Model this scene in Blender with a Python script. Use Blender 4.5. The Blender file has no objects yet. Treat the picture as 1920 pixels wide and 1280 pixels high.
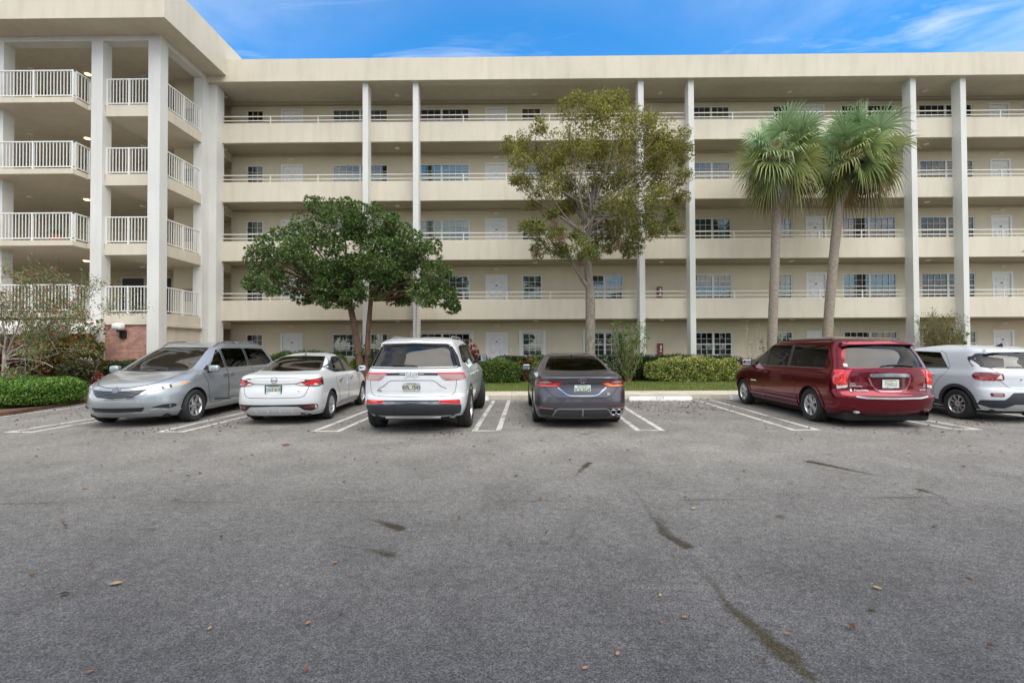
import bpy, bmesh, math, random
import numpy as np
from mathutils import Vector, Matrix
R = math.radians
PI = math.pi
scene = bpy.context.scene
COL = scene.collection
random.seed(7)
rng = np.random.default_rng(7)

# ------------------------------------------------------------------ camera
F_PX = 890.0
CAM = Vector((0, 0, 1.55))
cam_d = bpy.data.cameras.new("camera")
cam = bpy.data.objects.new("camera", cam_d)
COL.objects.link(cam)
CROT = (Matrix.Rotation(R(0.5), 3, 'Z') @ Matrix.Rotation(R(90.83), 3, 'X') @ Matrix.Rotation(R(-0.25), 3, 'Z'))
cam.matrix_world = Matrix.Translation(CAM) @ CROT.to_4x4()
cam_d.sensor_width = 36
cam_d.lens = F_PX / 1920 * 36
cam_d.clip_start = 0.1
cam_d.clip_end = 3000
scene.camera = cam

def ray(px, py):
    return CROT @ Vector(((px - 960) / F_PX, -(py - 640) / F_PX, -1))
def at(px, py, Y):                      # point of the photograph on the plane at distance Y
    d = ray(px, py); return CAM + d * (Y / d.y)
def ax(px, py, Y): return at(px, py, Y).x
def az(px, py, Y): return at(px, py, Y).z
def gnd(px, py, z=0.0):
    d = ray(px, py); return CAM + d * ((z - CAM.z) / d.z)

# ------------------------------------------------------------------ materials
MATS = {}
def nt(m):
    m.use_nodes = True
    n = m.node_tree; n.nodes.clear()
    o = n.nodes.new('ShaderNodeOutputMaterial')
    return n, o
def N(n, t, **kw):
    x = n.nodes.new(t)
    for k, v in kw.items(): setattr(x, k, v)
    return x
def mat(name, col, rough=.6, metal=0, coat=0, var=0.0, vscale=3.0, bump=0.0, bscale=40.0, emit=None, estr=0, spec=None, dirt=0.0, stretch=None, coord='Object'):
    if name in MATS: return MATS[name]
    m = bpy.data.materials.new(name); n, o = nt(m)
    p = N(n, 'ShaderNodeBsdfPrincipled')
    p.inputs['Base Color'].default_value = (*col, 1)
    p.inputs['Roughness'].default_value = rough
    p.inputs['Metallic'].default_value = metal
    if coat: p.inputs['Coat Weight'].default_value = coat; p.inputs['Coat Roughness'].default_value = .03
    if spec is not None: p.inputs['Specular IOR Level'].default_value = spec
    if emit: p.inputs['Emission Color'].default_value = (*emit, 1); p.inputs['Emission Strength'].default_value = estr
    vec = None
    if var or bump or dirt:
        if coord == 'World': tc = N(n, 'ShaderNodeNewGeometry'); vec = tc.outputs['Position']
        else: tc = N(n, 'ShaderNodeTexCoord'); vec = tc.outputs['Object']
        if stretch:
            mp = N(n, 'ShaderNodeMapping'); mp.inputs['Scale'].default_value = stretch
            n.links.new(vec, mp.inputs[0]); vec = mp.outputs[0]
    if var:
        t = N(n, 'ShaderNodeTexNoise'); t.inputs['Scale'].default_value = vscale; t.inputs['Detail'].default_value = 6
        n.links.new(vec, t.inputs['Vector'])
        r = N(n, 'ShaderNodeMapRange'); r.inputs[1].default_value = .3; r.inputs[2].default_value = .7
        r.inputs[3].default_value = 1 - var; r.inputs[4].default_value = 1 + var
        n.links.new(t.outputs[0], r.inputs[0])
        mx = N(n, 'ShaderNodeVectorMath', operation='SCALE'); mx.inputs[0].default_value = col
        n.links.new(r.outputs[0], mx.inputs['Scale']); n.links.new(mx.outputs[0], p.inputs['Base Color'])
    if bump:
        t = N(n, 'ShaderNodeTexNoise'); t.inputs['Scale'].default_value = bscale; t.inputs['Detail'].default_value = 4
        n.links.new(vec, t.inputs['Vector'])
        b = N(n, 'ShaderNodeBump'); b.inputs['Strength'].default_value = bump; b.inputs['Distance'].default_value = .02
        n.links.new(t.outputs[0], b.inputs['Height']); n.links.new(b.outputs[0], p.inputs['Normal'])
    n.links.new(p.outputs[0], o.inputs[0])
    MATS[name] = m
    return m
def stucco(name, col, streak=.10):
    """painted stucco: fine grain, broad mottling and faint rain streaks"""
    m = bpy.data.materials.new(name); n, o = nt(m)
    p = N(n, 'ShaderNodeBsdfPrincipled'); p.inputs['Roughness'].default_value = .85
    g = N(n, 'ShaderNodeNewGeometry')
    def noise(sc, stretch=(1, 1, 1), det=5):
        mp = N(n, 'ShaderNodeMapping'); mp.inputs['Scale'].default_value = stretch
        t = N(n, 'ShaderNodeTexNoise'); t.inputs['Scale'].default_value = sc; t.inputs['Detail'].default_value = det
        n.links.new(g.outputs['Position'], mp.inputs[0]); n.links.new(mp.outputs[0], t.inputs['Vector']); return t.outputs[0]
    def rng_(src, a, b, c, d):
        r = N(n, 'ShaderNodeMapRange'); 
        for i, v in enumerate((a, b, c, d)): r.inputs[i + 1].default_value = v
        n.links.new(src, r.inputs[0]); return r.outputs[0]
    a = rng_(noise(.55), .3, .7, .94, 1.05); b = rng_(noise(3.2, (1, 1, .16)), .45, .8, 1.0, 1 - streak)
    c = rng_(noise(38, det=3), .3, .7, .97, 1.03)
    m1 = N(n, 'ShaderNodeMath', operation='MULTIPLY'); m2 = N(n, 'ShaderNodeMath', operation='MULTIPLY')
    n.links.new(a, m1.inputs[0]); n.links.new(b, m1.inputs[1]); n.links.new(m1.outputs[0], m2.inputs[0]); n.links.new(c, m2.inputs[1])
    v = N(n, 'ShaderNodeVectorMath', operation='SCALE'); v.inputs[0].default_value = col
    n.links.new(m2.outputs[0], v.inputs['Scale']); n.links.new(v.outputs[0], p.inputs['Base Color'])
    bp = N(n, 'ShaderNodeBump'); bp.inputs['Strength'].default_value = .35; bp.inputs['Distance'].default_value = .02
    n.links.new(noise(26), bp.inputs['Height']); n.links.new(bp.outputs[0], p.inputs['Normal'])
    n.links.new(p.outputs[0], o.inputs[0]); MATS[name] = m; return m
def glass(name, tint, gloss=1.0, rough=.0, boost=1.45):
    """thin pane: tinted see-through plus mirror reflection that grows at grazing angles"""
    if name in MATS: return MATS[name]
    m = bpy.data.materials.new(name); n, o = nt(m)
    t = N(n, 'ShaderNodeBsdfTransparent'); t.inputs[0].default_value = (*tint, 1)
    g = N(n, 'ShaderNodeBsdfGlossy'); g.inputs[0].default_value = (gloss, gloss, gloss, 1); g.inputs['Roughness'].default_value = rough
    f = N(n, 'ShaderNodeFresnel'); f.inputs[0].default_value = boost
    x = N(n, 'ShaderNodeMixShader')
    n.links.new(f.outputs[0], x.inputs[0]); n.links.new(t.outputs[0], x.inputs[1]); n.links.new(g.outputs[0], x.inputs[2])
    n.links.new(x.outputs[0], o.inputs[0]); MATS[name] = m; return m
def leafmat(name, rough=.5, trans=.25, spec=.5):
    """foliage: colour from the per-leaf attribute, some light through the blade"""
    if name in MATS: return MATS[name]
    m = bpy.data.materials.new(name); n, o = nt(m)
    a = N(n, 'ShaderNodeAttribute'); a.attribute_name = 'leafcol'
    p = N(n, 'ShaderNodeBsdfPrincipled'); p.inputs['Roughness'].default_value = rough; p.inputs['Specular IOR Level'].default_value = spec
    t = N(n, 'ShaderNodeBsdfTranslucent'); x = N(n, 'ShaderNodeMixShader'); x.inputs[0].default_value = trans
    n.links.new(a.outputs[0], p.inputs['Base Color']); n.links.new(a.outputs[0], t.inputs[0])
    n.links.new(p.outputs[0], x.inputs[1]); n.links.new(t.outputs[0], x.inputs[2]); n.links.new(x.outputs[0], o.inputs[0])
    MATS[name] = m; return m

# ------------------------------------------------------------------ object helpers
def tag(o, label=None, cat=None, group=None, kind=None):
    if label: o['label'] = label
    if cat: o['category'] = cat
    if group: o['group'] = group
    if kind: o['kind'] = kind
    return o
def thing(name, label, cat, loc=(0, 0, 0), rz=0, group=None):
    o = bpy.data.objects.new(name, None); COL.objects.link(o)
    o.location = loc; o.rotation_euler = (0, 0, rz)
    o.empty_display_size = .2
    tag(o, label, cat, group); return o
def mk(name, verts, faces, m, parent=None, smooth=False, mats=None):
    me = bpy.data.meshes.new(name); me.from_pydata(verts, [], faces); me.update()
    if mats:
        for q in mats: me.materials.append(q)
    elif m: me.materials.append(m)
    o = bpy.data.objects.new(name, me); COL.objects.link(o)
    if smooth: me.polygons.foreach_set('use_smooth', [True] * len(me.polygons))
    if parent: o.parent = parent
    return o
class MB:
    """collects simple pieces, build() links them as ONE mesh object"""
    def __init__(s): s.v = []; s.f = []; s.mi = []; s.sm = []; s.cur = 0
    def add(s, v, f, sm=False):
        b = len(s.v); s.v += [tuple(q) for q in v]; s.f += [tuple(i + b for i in q) for q in f]
        s.mi += [s.cur] * len(f); s.sm += [sm] * len(f); return s
    def box(s, x0, x1, y0, y1, z0, z1, M=None):
        v = [Vector((x, y, z)) for x in (x0, x1) for y in (y0, y1) for z in (z0, z1)]
        if M: v = [M @ q for q in v]
        return s.add(v, [(0, 1, 3, 2), (4, 6, 7, 5), (0, 4, 5, 1), (2, 3, 7, 6), (0, 2, 6, 4), (1, 5, 7, 3)])
    def rbox(s, x0, x1, y0, y1, z0, z1, r=.02, seg=2, M=None):
        bm = bmesh.new(); bmesh.ops.create_cube(bm, size=1)
        bmesh.ops.scale(bm, vec=(x1 - x0, y1 - y0, z1 - z0), verts=bm.verts)
        bmesh.ops.translate(bm, vec=((x0 + x1) / 2, (y0 + y1) / 2, (z0 + z1) / 2), verts=bm.verts)
        r = min(r, .49 * min(x1 - x0, y1 - y0, z1 - z0))
        bmesh.ops.bevel(bm, geom=bm.edges[:] , offset=r, segments=seg, affect='EDGES', profile=.5)
        bm.verts.index_update()
        v = [(M @ q.co) if M else q.co.copy() for q in bm.verts]; f = [[q.index for q in p.verts] for p in bm.faces]
        bm.free(); return s.add(v, f, True)
    def tube(s, pts, r, n=8, closed=False, cap=True):
        pts = [Vector(p) for p in pts]; rs = r if isinstance(r, (list, tuple)) else [r] * len(pts)
        v = []; f = []; L = len(pts); up = None
        for i, p in enumerate(pts):
            d = (pts[(i + 1) % L] - pts[i - 1]) if closed else (pts[min(i + 1, L - 1)] - pts[max(i - 1, 0)])
            d = d.normalized() if d.length > 1e-9 else Vector((0, 0, 1))
            if up is None: up = Vector((0, 0, 1)) if abs(d.z) < .9 else Vector((1, 0, 0))
            a = d.cross(up)
            if a.length < 1e-6: a = d.cross(Vector((1, 0, 0)))
            a.normalize(); b = a.cross(d); up = b
            for k in range(n):
                t = 2 * PI * k / n; v.append(p + (a * math.cos(t) + b * math.sin(t)) * rs[i])
        m = L if closed else L - 1
        for i in range(m):
            for k in range(n):
                a0 = i * n + k; a1 = i * n + (k + 1) % n; b0 = ((i + 1) % L) * n + k; b1 = ((i + 1) % L) * n + (k + 1) % n
                f.append((a0, b0, b1, a1))
        if cap and not closed:
            f.append(tuple(range(n))); f.append(tuple((L - 1) * n + k for k in reversed(range(n))))
        return s.add(v, f, True)
    def lathe(s, prof, n=32, M=None):
        """profile of (r, h) spun round the local Z axis"""
        v = []; f = []
        for r, h in prof:
            for k in range(n):
                t = 2 * PI * k / n; q = Vector((r * math.cos(t), r * math.sin(t), h)); v.append(M @ q if M else q)
        for i in range(len(prof) - 1):
            for k in range(n): f.append((i * n + k, i * n + (k + 1) % n, (i + 1) * n + (k + 1) % n, (i + 1) * n + k))
        return s.add(v, f, True)
    def quad(s, a, b, c, d): return s.add([a, b, c, d], [(0, 1, 2, 3)])
    def prism(s, poly, y0, y1):
        """(x,z) polygon extruded along y"""
        n = len(poly); v = [(x, y0, z) for x, z in poly] + [(x, y1, z) for x, z in poly]
        f = [tuple(range(n)), tuple(reversed(range(n, 2 * n)))] + [(i, i + n, (i + 1) % n + n, (i + 1) % n) for i in range(n)]
        return s.add(v, f)
    def build(s, name, m, parent=None, sharp=35, recalc=True):
        ms = m if isinstance(m, (list, tuple)) else [m]
        o = mk(name, s.v, s.f, None, parent, mats=ms)
        me = o.data
        me.polygons.foreach_set('material_index', s.mi); me.polygons.foreach_set('use_smooth', s.sm)
        if recalc:
            bm = bmesh.new(); bm.from_mesh(me); bmesh.ops.recalc_face_normals(bm, faces=bm.faces)
            for e in bm.edges:
                if len(e.link_faces) == 2 and e.calc_face_angle(0) > R(sharp): e.smooth = False
            bm.to_mesh(me); bm.free()
        return o
def copytree(o, parent=None):
    c = o.copy(); COL.objects.link(c)
    if parent: c.parent = parent
    for ch in list(o.children): copytree(ch, c)
    return c
def text_obj(name, s, size, m, parent, M, depth=.003, align='CENTER', bold=0.0):
    cu = bpy.data.curves.new(name, 'FONT'); cu.body = s; cu.size = size; cu.extrude = depth
    cu.align_x = align; cu.align_y = 'CENTER'; cu.offset = bold
    t = bpy.data.objects.new('tmp', cu); COL.objects.link(t)
    dg = bpy.context.evaluated_depsgraph_get(); me = bpy.data.meshes.new_from_object(t.evaluated_get(dg))
    COL.objects.unlink(t); bpy.data.objects.remove(t)
    me.name = name; me.transform(M); me.materials.clear(); me.materials.append(m)
    o = bpy.data.objects.new(name, me); COL.objects.link(o); o.parent = parent; return o
# ------------------------------------------------------------------ world: blue sky ahead, broken bright cloud elsewhere
SUN_EL, SUN_AZ = 60, 150          # degrees; azimuth clockwise from +Y, the veiled sun stands high behind the camera to its right
w = bpy.data.worlds.new("World"); scene.world = w; w.use_nodes = True
n = w.node_tree; n.nodes.clear()
out = N(n, 'ShaderNodeOutputWorld'); bg = N(n, 'ShaderNodeBackground'); bg.inputs[1].default_value = .10
sky = N(n, 'ShaderNodeTexSky', sky_type='NISHITA'); sky.sun_disc = False
sky.sun_elevation = R(SUN_EL); sky.sun_rotation = R(SUN_AZ); sky.air_density = 1.0; sky.dust_density = .3; sky.ozone_density = 2.5
hsv = N(n, 'ShaderNodeHueSaturation'); hsv.inputs['Saturation'].default_value = 1.36; hsv.inputs['Hue'].default_value = .497; hsv.inputs['Value'].default_value = 2.15
n.links.new(sky.outputs[0], hsv.inputs['Color'])
tc = N(n, 'ShaderNodeTexCoord'); sep = N(n, 'ShaderNodeSeparateXYZ'); n.links.new(tc.outputs['Generated'], sep.inputs[0])
def mth(op, a, b=None, c=None, clamp=False):
    x = N(n, 'ShaderNodeMath', operation=op); x.use_clamp = clamp
    for i, q in enumerate((a, b, c)):
        if q is None: continue
        if isinstance(q, (int, float)): x.inputs[i].default_value = q
        else: n.links.new(q, x.inputs[i])
    return x.outputs[0]
zz = mth('MAXIMUM', sep.outputs[2], .03)
u = mth('DIVIDE', sep.outputs[0], zz); v = mth('DIVIDE', sep.outputs[1], zz)
cmb = N(n, 'ShaderNodeCombineXYZ'); n.links.new(u, cmb.inputs[0]); n.links.new(v, cmb.inputs[1])
def cloud(scale, det, sx, sy, rot, dist, loc=(0, 0, 0)):
    mp = N(n, 'ShaderNodeMapping'); mp.inputs['Scale'].default_value = (sx, sy, 1); mp.inputs['Rotation'].default_value = (0, 0, R(rot)); mp.inputs['Location'].default_value = loc
    t = N(n, 'ShaderNodeTexNoise'); t.inputs['Scale'].default_value = scale; t.inputs['Detail'].default_value = det; t.inputs['Roughness'].default_value = .6; t.inputs['Distortion'].default_value = dist
    n.links.new(cmb.outputs[0], mp.inputs[0]); n.links.new(mp.outputs[0], t.inputs['Vector']); return t.outputs[0]
# thin cirrus everywhere
ci = mth('MULTIPLY', mth('SUBTRACT', cloud(1.6, 9, .8, 2.6, 10, .7, (3.1, .4, 0)), .52), 4.0, clamp=True)
ci2 = mth('MULTIPLY', mth('SUBTRACT', cloud(.8, 3, 1, 1, 0, 0, (1.7, 5.2, 0)), .44), 5.0, clamp=True)
ci = mth('MULTIPLY', mth('MULTIPLY', ci, ci2), .55)
# heavy cumulus behind and above the camera, none in front
back = mth('ADD', mth('MULTIPLY', sep.outputs[1], -1.4), 1.15, clamp=True)
cu_ = mth('MULTIPLY', mth('SUBTRACT', cloud(.9, 8, 1, 1, 0, .3), .37), 6.0, clamp=True)
cu_ = mth('MULTIPLY', cu_, back)
msk = mth('MAXIMUM', ci, cu_)
br = N(n, 'ShaderNodeMapRange'); br.inputs[1].default_value = .35; br.inputs[2].default_value = .75; br.inputs[3].default_value = 14.5; br.inputs[4].default_value = 8
n.links.new(cloud(1.7, 6, 1, 1, 0, .2, (.4, .2, 0)), br.inputs[0])
cc = N(n, 'ShaderNodeVectorMath', operation='SCALE'); cc.inputs[0].default_value = (1.0, .972, .915); n.links.new(br.outputs[0], cc.inputs['Scale'])
mx = N(n, 'ShaderNodeMix', data_type='RGBA'); n.links.new(msk, mx.inputs[0]); n.links.new(hsv.outputs[0], mx.inputs[6]); n.links.new(cc.outputs[0], mx.inputs[7])
n.links.new(mx.outputs[2], bg.inputs[0]); n.links.new(bg.outputs[0], out.inputs[0])

sd = bpy.data.lights.new("sun", 'SUN'); sd.energy = 2.4; sd.angle = R(62); sd.color = (1, .95, .87)
so = bpy.data.objects.new("sun", sd); COL.objects.link(so)
sdir = Vector((math.sin(R(SUN_AZ)) * math.cos(R(SUN_EL)), math.cos(R(SUN_AZ)) * math.cos(R(SUN_EL)), math.sin(R(SUN_EL))))
so.rotation_euler = sdir.to_track_quat('Z', 'Y').to_euler(); so.location = (0, -20, 30)
scene.view_settings.view_transform = 'Standard'; scene.view_settings.look = 'None'
scene.view_settings.exposure = 0.42; scene.view_settings.gamma = 1

# ------------------------------------------------------------------ ground: asphalt
def seg_d(P, pts):
    """distance of points P (n,2) to a polyline, and the position 0..1 along it"""
    best = np.full(len(P), 1e9); tt = np.zeros(len(P)); pts = np.array(pts, float); L = len(pts) - 1
    for i in range(L):
        a, b = pts[i], pts[i + 1]; ab = b - a
        t = np.clip(((P - a) @ ab) / (ab @ ab), 0, 1); d = np.linalg.norm(P - (a + t[:, None] * ab), axis=1)
        m = d < best; best[m] = d[m]; tt[m] = (i + t[m]) / L
    return best, tt
def asphalt_mat():
    m = bpy.data.materials.new('asphalt'); n, o = nt(m)
    p = N(n, 'ShaderNodeBsdfPrincipled'); p.inputs['Roughness'].default_value = .9; p.inputs['Specular IOR Level'].default_value = .25
    g = N(n, 'ShaderNodeNewGeometry')
    def noise(sc, det=4, rough=.5, dist=0):
        t = N(n, 'ShaderNodeTexNoise'); t.inputs['Scale'].default_value = sc; t.inputs['Detail'].default_value = det; t.inputs['Roughness'].default_value = rough; t.inputs['Distortion'].default_value = dist
        n.links.new(g.outputs['Position'], t.inputs['Vector']); return t.outputs[0]
    def rg(src, a, b, c, d, clamp=True):
        r = N(n, 'ShaderNodeMapRange'); r.clamp = clamp
        for i, q in enumerate((a, b, c, d)): r.inputs[i + 1].default_value = q
        n.links.new(src, r.inputs[0]); return r.outputs[0]
    def mul(a, b):
        x = N(n, 'ShaderNodeMath', operation='MULTIPLY'); n.links.new(a, x.inputs[0]); n.links.new(b, x.inputs[1]); return x.outputs[0]
    vo = N(n, 'ShaderNodeTexVoronoi'); vo.inputs['Scale'].default_value = 105; n.links.new(g.outputs['Position'], vo.inputs['Vector'])
    sp = N(n, 'ShaderNodeSeparateColor'); n.links.new(vo.outputs['Color'], sp.inputs[0])
    stone = rg(sp.outputs[0], 0, 1, .62, 1.42)
    pit = rg(noise(110, 2), .40, .52, .55, 1.0)
    clump = rg(noise(14, 5, .65), .3, .7, .76, 1.22)
    blot = rg(noise(1.1, 7, .68, .5), .3, .7, .78, 1.20)
    big = rg(noise(.16, 3), .35, .65, .93, 1.08)
    val = mul(mul(mul(stone, pit), mul(clump, blot)), big)
    # base colour runs from dark bluish grey nearby to paler, warmer grey farther off
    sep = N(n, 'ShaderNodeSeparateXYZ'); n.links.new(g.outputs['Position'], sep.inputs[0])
    far_mix = rg(sep.outputs[1], 2.0, 7.5, 0, 1)
    mx = N(n, 'ShaderNodeMix', data_type='RGBA'); n.links.new(far_mix, mx.inputs[0])
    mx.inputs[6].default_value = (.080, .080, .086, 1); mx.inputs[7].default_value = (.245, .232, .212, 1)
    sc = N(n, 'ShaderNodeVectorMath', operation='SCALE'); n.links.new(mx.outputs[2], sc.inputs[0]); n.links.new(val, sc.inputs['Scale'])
    at_ = N(n, 'ShaderNodeAttribute'); at_.attribute_name = 'stain'
    st = N(n, 'ShaderNodeMix', data_type='RGBA'); tn = noise(32, 6, .7); ts = N(n, 'ShaderNodeMath', operation='MULTIPLY_ADD'); n.links.new(at_.outputs['Fac'], ts.inputs[0]); ts.inputs[1].default_value = 2.3; tm = N(n, 'ShaderNodeMath', operation='MULTIPLY_ADD'); n.links.new(tn, tm.inputs[0]); tm.inputs[1].default_value = -1.9; tm.inputs[2].default_value = .52; n.links.new(tm.outputs[0], ts.inputs[2]); tk = N(n, 'ShaderNodeMath', operation='MULTIPLY'); tk.use_clamp = True; n.links.new(ts.outputs[0], tk.inputs[0]); n.links.new(rg(at_.outputs['Fac'], 0, .25, 0, 1), tk.inputs[1]); n.links.new(tk.outputs[0], st.inputs[0]); n.links.new(sc.outputs[0], st.inputs[6])
    so_ = N(n, 'ShaderNodeVectorMath', operation='SCALE'); so_.inputs[0].default_value = (.050, .043, .028); n.links.new(val, so_.inputs['Scale'])
    n.links.new(so_.outputs[0], st.inputs[7]); n.links.new(st.outputs[2], p.inputs['Base Color'])
    b = N(n, 'ShaderNodeBump'); b.inputs['Strength'].default_value = .55; b.inputs['Distance'].default_value = .006
    n.links.new(mul(stone, pit), b.inputs['Height']); n.links.new(b.outputs[0], p.inputs['Normal'])
    n.links.new(p.outputs[0], o.inputs[0]); return m
ASPH = asphalt_mat()
# far sheet with the detailed lot set inside it (one grid, coarse outside, fine where the camera looks)
xs = np.concatenate([[-900, -300, -100, -50, -30, -20], np.arange(-16, -8, .1), np.arange(-8, 9, .035), np.arange(9, 16.01, .1), [20, 30, 50, 100, 300, 900]])
ys = np.concatenate([[-900, -300, -100, -30, -10, -2], np.arange(1.2, 6.5, .03), np.arange(6.5, 10.01, .08), np.arange(10.2, 14.61, .2), [20, 40, 100, 300, 900]])
GX, GY = np.meshgrid(xs, ys); P = np.stack([GX.ravel(), GY.ravel()], 1)
stain = np.zeros(len(P))
def blotch(pix, wid, amt, pw=1.6):
    global stain
    pts = [tuple(gnd(*q)[:2]) for q in pix]
    d, t = seg_d(P, pts); ww = wid * (.42 + .72 * t) * (1 + .25 * np.sin(P[:, 0] * 23 + P[:, 1] * 17))
    s = amt * np.exp(-(d / ww) ** 2) * (.25 + .75 * t ** pw)
    stain = np.maximum(stain, s)
blotch([(1180, 905), (1215, 955), (1245, 1000), (1285, 1024)], .05, .75)
blotch([(1285, 1026), (1330, 1085), (1370, 1140), (1440, 1200), (1482, 1228)], .055, .9)
blotch([(1515, 1262), (1420, 1185), (1350, 1110), (1285, 1040)], .04, .24, .3)
blotch([(1400, 1180), (1470, 1225), (1515, 1266)], .035, .6)
blotch([(1220, 920), (1230, 960), (1262, 1012)], .05, .4)
blotch([(660, 955), (700, 975), (752, 990)], .05, .7)
blotch([(590, 1018), (680, 1028), (732, 1040)], .045, .55)
blotch([(1075, 900), (1085, 885), (1104, 868)], .045, .7)
blotch([(1695, 896), (1640, 890), (1520, 866)], .06, .75)
blotch([(1785, 955), (1765, 930), (1725, 918)], .05, .6)
blotch([(980, 1024), (870, 1022), (820, 1020)], .04, .3)
blotch([(1470, 978), (1462, 968)], .06, .45)
blotch([(300, 945), (330, 937)], .05, .35)
blotch([(1040, 1024), (1020, 1018)], .06, .3)
blotch([(230, 990), (290, 992)], .06, .35)
blotch([(1440, 900), (1480, 906)], .05, .35)
# the long paving joint across the lot, and soft dark patches by the cars and in the empty bay
for seg, am in (([(0, 944), (400, 941), (800, 940), (1180, 938), (1500, 934), (1920, 930)], .30),):
    pts = [tuple(gnd(*q)[:2]) for q in seg]; d, t = seg_d(P, pts); d = np.abs(d + .02 * np.sin(P[:, 0] * 3.1))
    stain = np.maximum(stain, am * np.exp(-(d / .05) ** 2) * (.45 + .55 * np.sin(P[:, 0] * 1.7 + 1) ** 2))
for cx, cy, rr, am in [(-4.8, 9.0, .5, .3), (-1.8, 8.0, .6, .25), (1.3, 8.6, .5, .3), (4.3, 11.5, .6, .28), (7.2, 8.7, .6, .3), (-7.9, 9.0, .6, .3)]:
    stain = np.maximum(stain, am * np.exp(-(((P[:, 0] - cx) / rr) ** 2 + ((P[:, 1] - cy) / (rr * 1.2)) ** 2)) * (.7 + .3 * np.sin(P[:, 0] * 19) * np.sin(P[:, 1] * 13)))
nx, ny = len(xs), len(ys); idx = np.arange(nx * ny).reshape(ny, nx)
q = np.stack([idx[:-1, :-1], idx[:-1, 1:], idx[1:, 1:], idx[1:, :-1]], -1).reshape(-1, 4)
me = bpy.data.meshes.new('ground')
me.vertices.add(len(P)); me.vertices.foreach_set('co', np.concatenate([P, np.zeros((len(P), 1))], 1).ravel())
me.loops.add(q.size); me.loops.foreach_set('vertex_index', q.ravel()); me.polygons.add(len(q)); me.polygons.foreach_set('loop_start', np.arange(0, q.size, 4))
me.update(calc_edges=True)
a = me.attributes.new('stain', 'FLOAT', 'POINT'); a.data.foreach_set('value', np.clip(stain * 1.35, 0, .95))
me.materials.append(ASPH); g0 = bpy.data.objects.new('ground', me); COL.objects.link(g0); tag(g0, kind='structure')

# painted bay lines: pairs joined at their near ends
def paint_mat():
    m = bpy.data.materials.new('line paint'); n, o = nt(m)
    p = N(n, 'ShaderNodeBsdfPrincipled'); p.inputs['Roughness'].default_value = .8
    g = N(n, 'ShaderNodeNewGeometry'); t = N(n, 'ShaderNodeTexNoise'); t.inputs['Scale'].default_value = 22; t.inputs['Detail'].default_value = 8; t.inputs['Roughness'].default_value = .75
    t2 = N(n, 'ShaderNodeTexNoise'); t2.inputs['Scale'].default_value = 2.2; n.links.new(g.outputs['Position'], t2.inputs['Vector'])
    n.links.new(g.outputs['Position'], t.inputs['Vector'])
    ad = N(n, 'ShaderNodeMath', operation='ADD'); n.links.new(t.outputs[0], ad.inputs[0]); n.links.new(t2.outputs[0], ad.inputs[1])
    r = N(n, 'ShaderNodeMapRange'); r.inputs[1].default_value = .80; r.inputs[2].default_value = .98; r.inputs[3].default_value = 0; r.inputs[4].default_value = 1
    n.links.new(ad.outputs[0], r.inputs[0])
    c = N(n, 'ShaderNodeMix', data_type='RGBA'); c.inputs[6].default_value = (.24, .23, .215, 1); c.inputs[7].default_value = (.52, .51, .48, 1)
    n.links.new(r.outputs[0], c.inputs[0]); n.links.new(c.outputs[2], p.inputs['Base Color']); n.links.new(p.outputs[0], o.inputs[0]); return m
PAINT = paint_mat()
def strip(mb, a, b, wd):
    a = Vector((a[0], a[1], 0)); b = Vector((b[0], b[1], 0)); d = (b - a).normalized(); s = Vector((-d.y, d.x, 0)) * wd / 2; z = Vector((0, 0, .004))
    mb.quad(a - s + z, b - s + z, b + s + z, a + s + z)
YN, YF = 8.90, 14.15
mb = MB()
for xr_ in (-12.1, -9.2, -6.31, -3.37, -.34, 2.73, 5.63, 8.60, 11.6, 14.6):
    x1 = xr_ + .12; x0 = x1 - .45; sh = .12
    strip(mb, (x0 - sh, YN), (x0, YF), .10); strip(mb, (x1 - sh, YN), (x1, YF), .10)
    strip(mb, (x0 - sh + .052, YN + .05), (x1 - sh - .052, YN + .05), .09)
tag(mb.build('road_marking', PAINT), kind='structure')

# ------------------------------------------------------------------ kerb, pavement, beds, lawn
CONC = mat('concrete', (.50, .455, .375), .9, var=.16, vscale=2.2, bump=.3, bscale=60, coord='World')
mb = MB(); ZP = .12
X_L = -12.3
for i in range(24):                        # slabs with joints
    x0 = X_L + i * 1.52; mb.box(x0 + .004, x0 + 1.516, 14.5, 15.85, -.05, ZP)
tag(mb.build('pavement', CONC), kind='structure')
mb = MB(); SOIL = mat('mulch', (.135, .072, .045), 1, var=.45, vscale=16, bump=1.0, bscale=45, coord='World')
mb.box(-40, 40, 15.85, 34, -.05, ZP - .03)
mb.add([(-40, 9.0, .09), (-12.45, 9.0, .09), (-12.15, 11.3, .09), (-12.7, 13.7, .09), (-12.35, 14.5, .09), (-12.35, 15.86, .09), (-40, 15.86, .09),
        (-40, 9.0, -.05), (-12.45, 9.0, -.05), (-12.15, 11.3, -.05), (-12.7, 13.7, -.05), (-12.35, 14.5, -.05), (-12.35, 15.86, -.05), (-40, 15.86, -.05)],
       [(0, 1, 2, 3, 4, 5, 6)] + [(i, i + 7, (i + 1) % 7 + 7, (i + 1) % 7) for i in range(7)])
tag(mb.build('terrain', SOIL), kind='structure')
GRASSB = mat('lawn soil', (.10, .125, .035), 1, var=.3, vscale=9, bump=.6, bscale=80, coord='World')
mb = MB(); LX0 = ax(895, 730, 17); LX1 = 22.0
mb.box(LX0, LX1, 15.86, 20.3, 0, ZP + .005)
tag(mb.build('ground_lawn', GRASSB), kind='structure')
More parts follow.
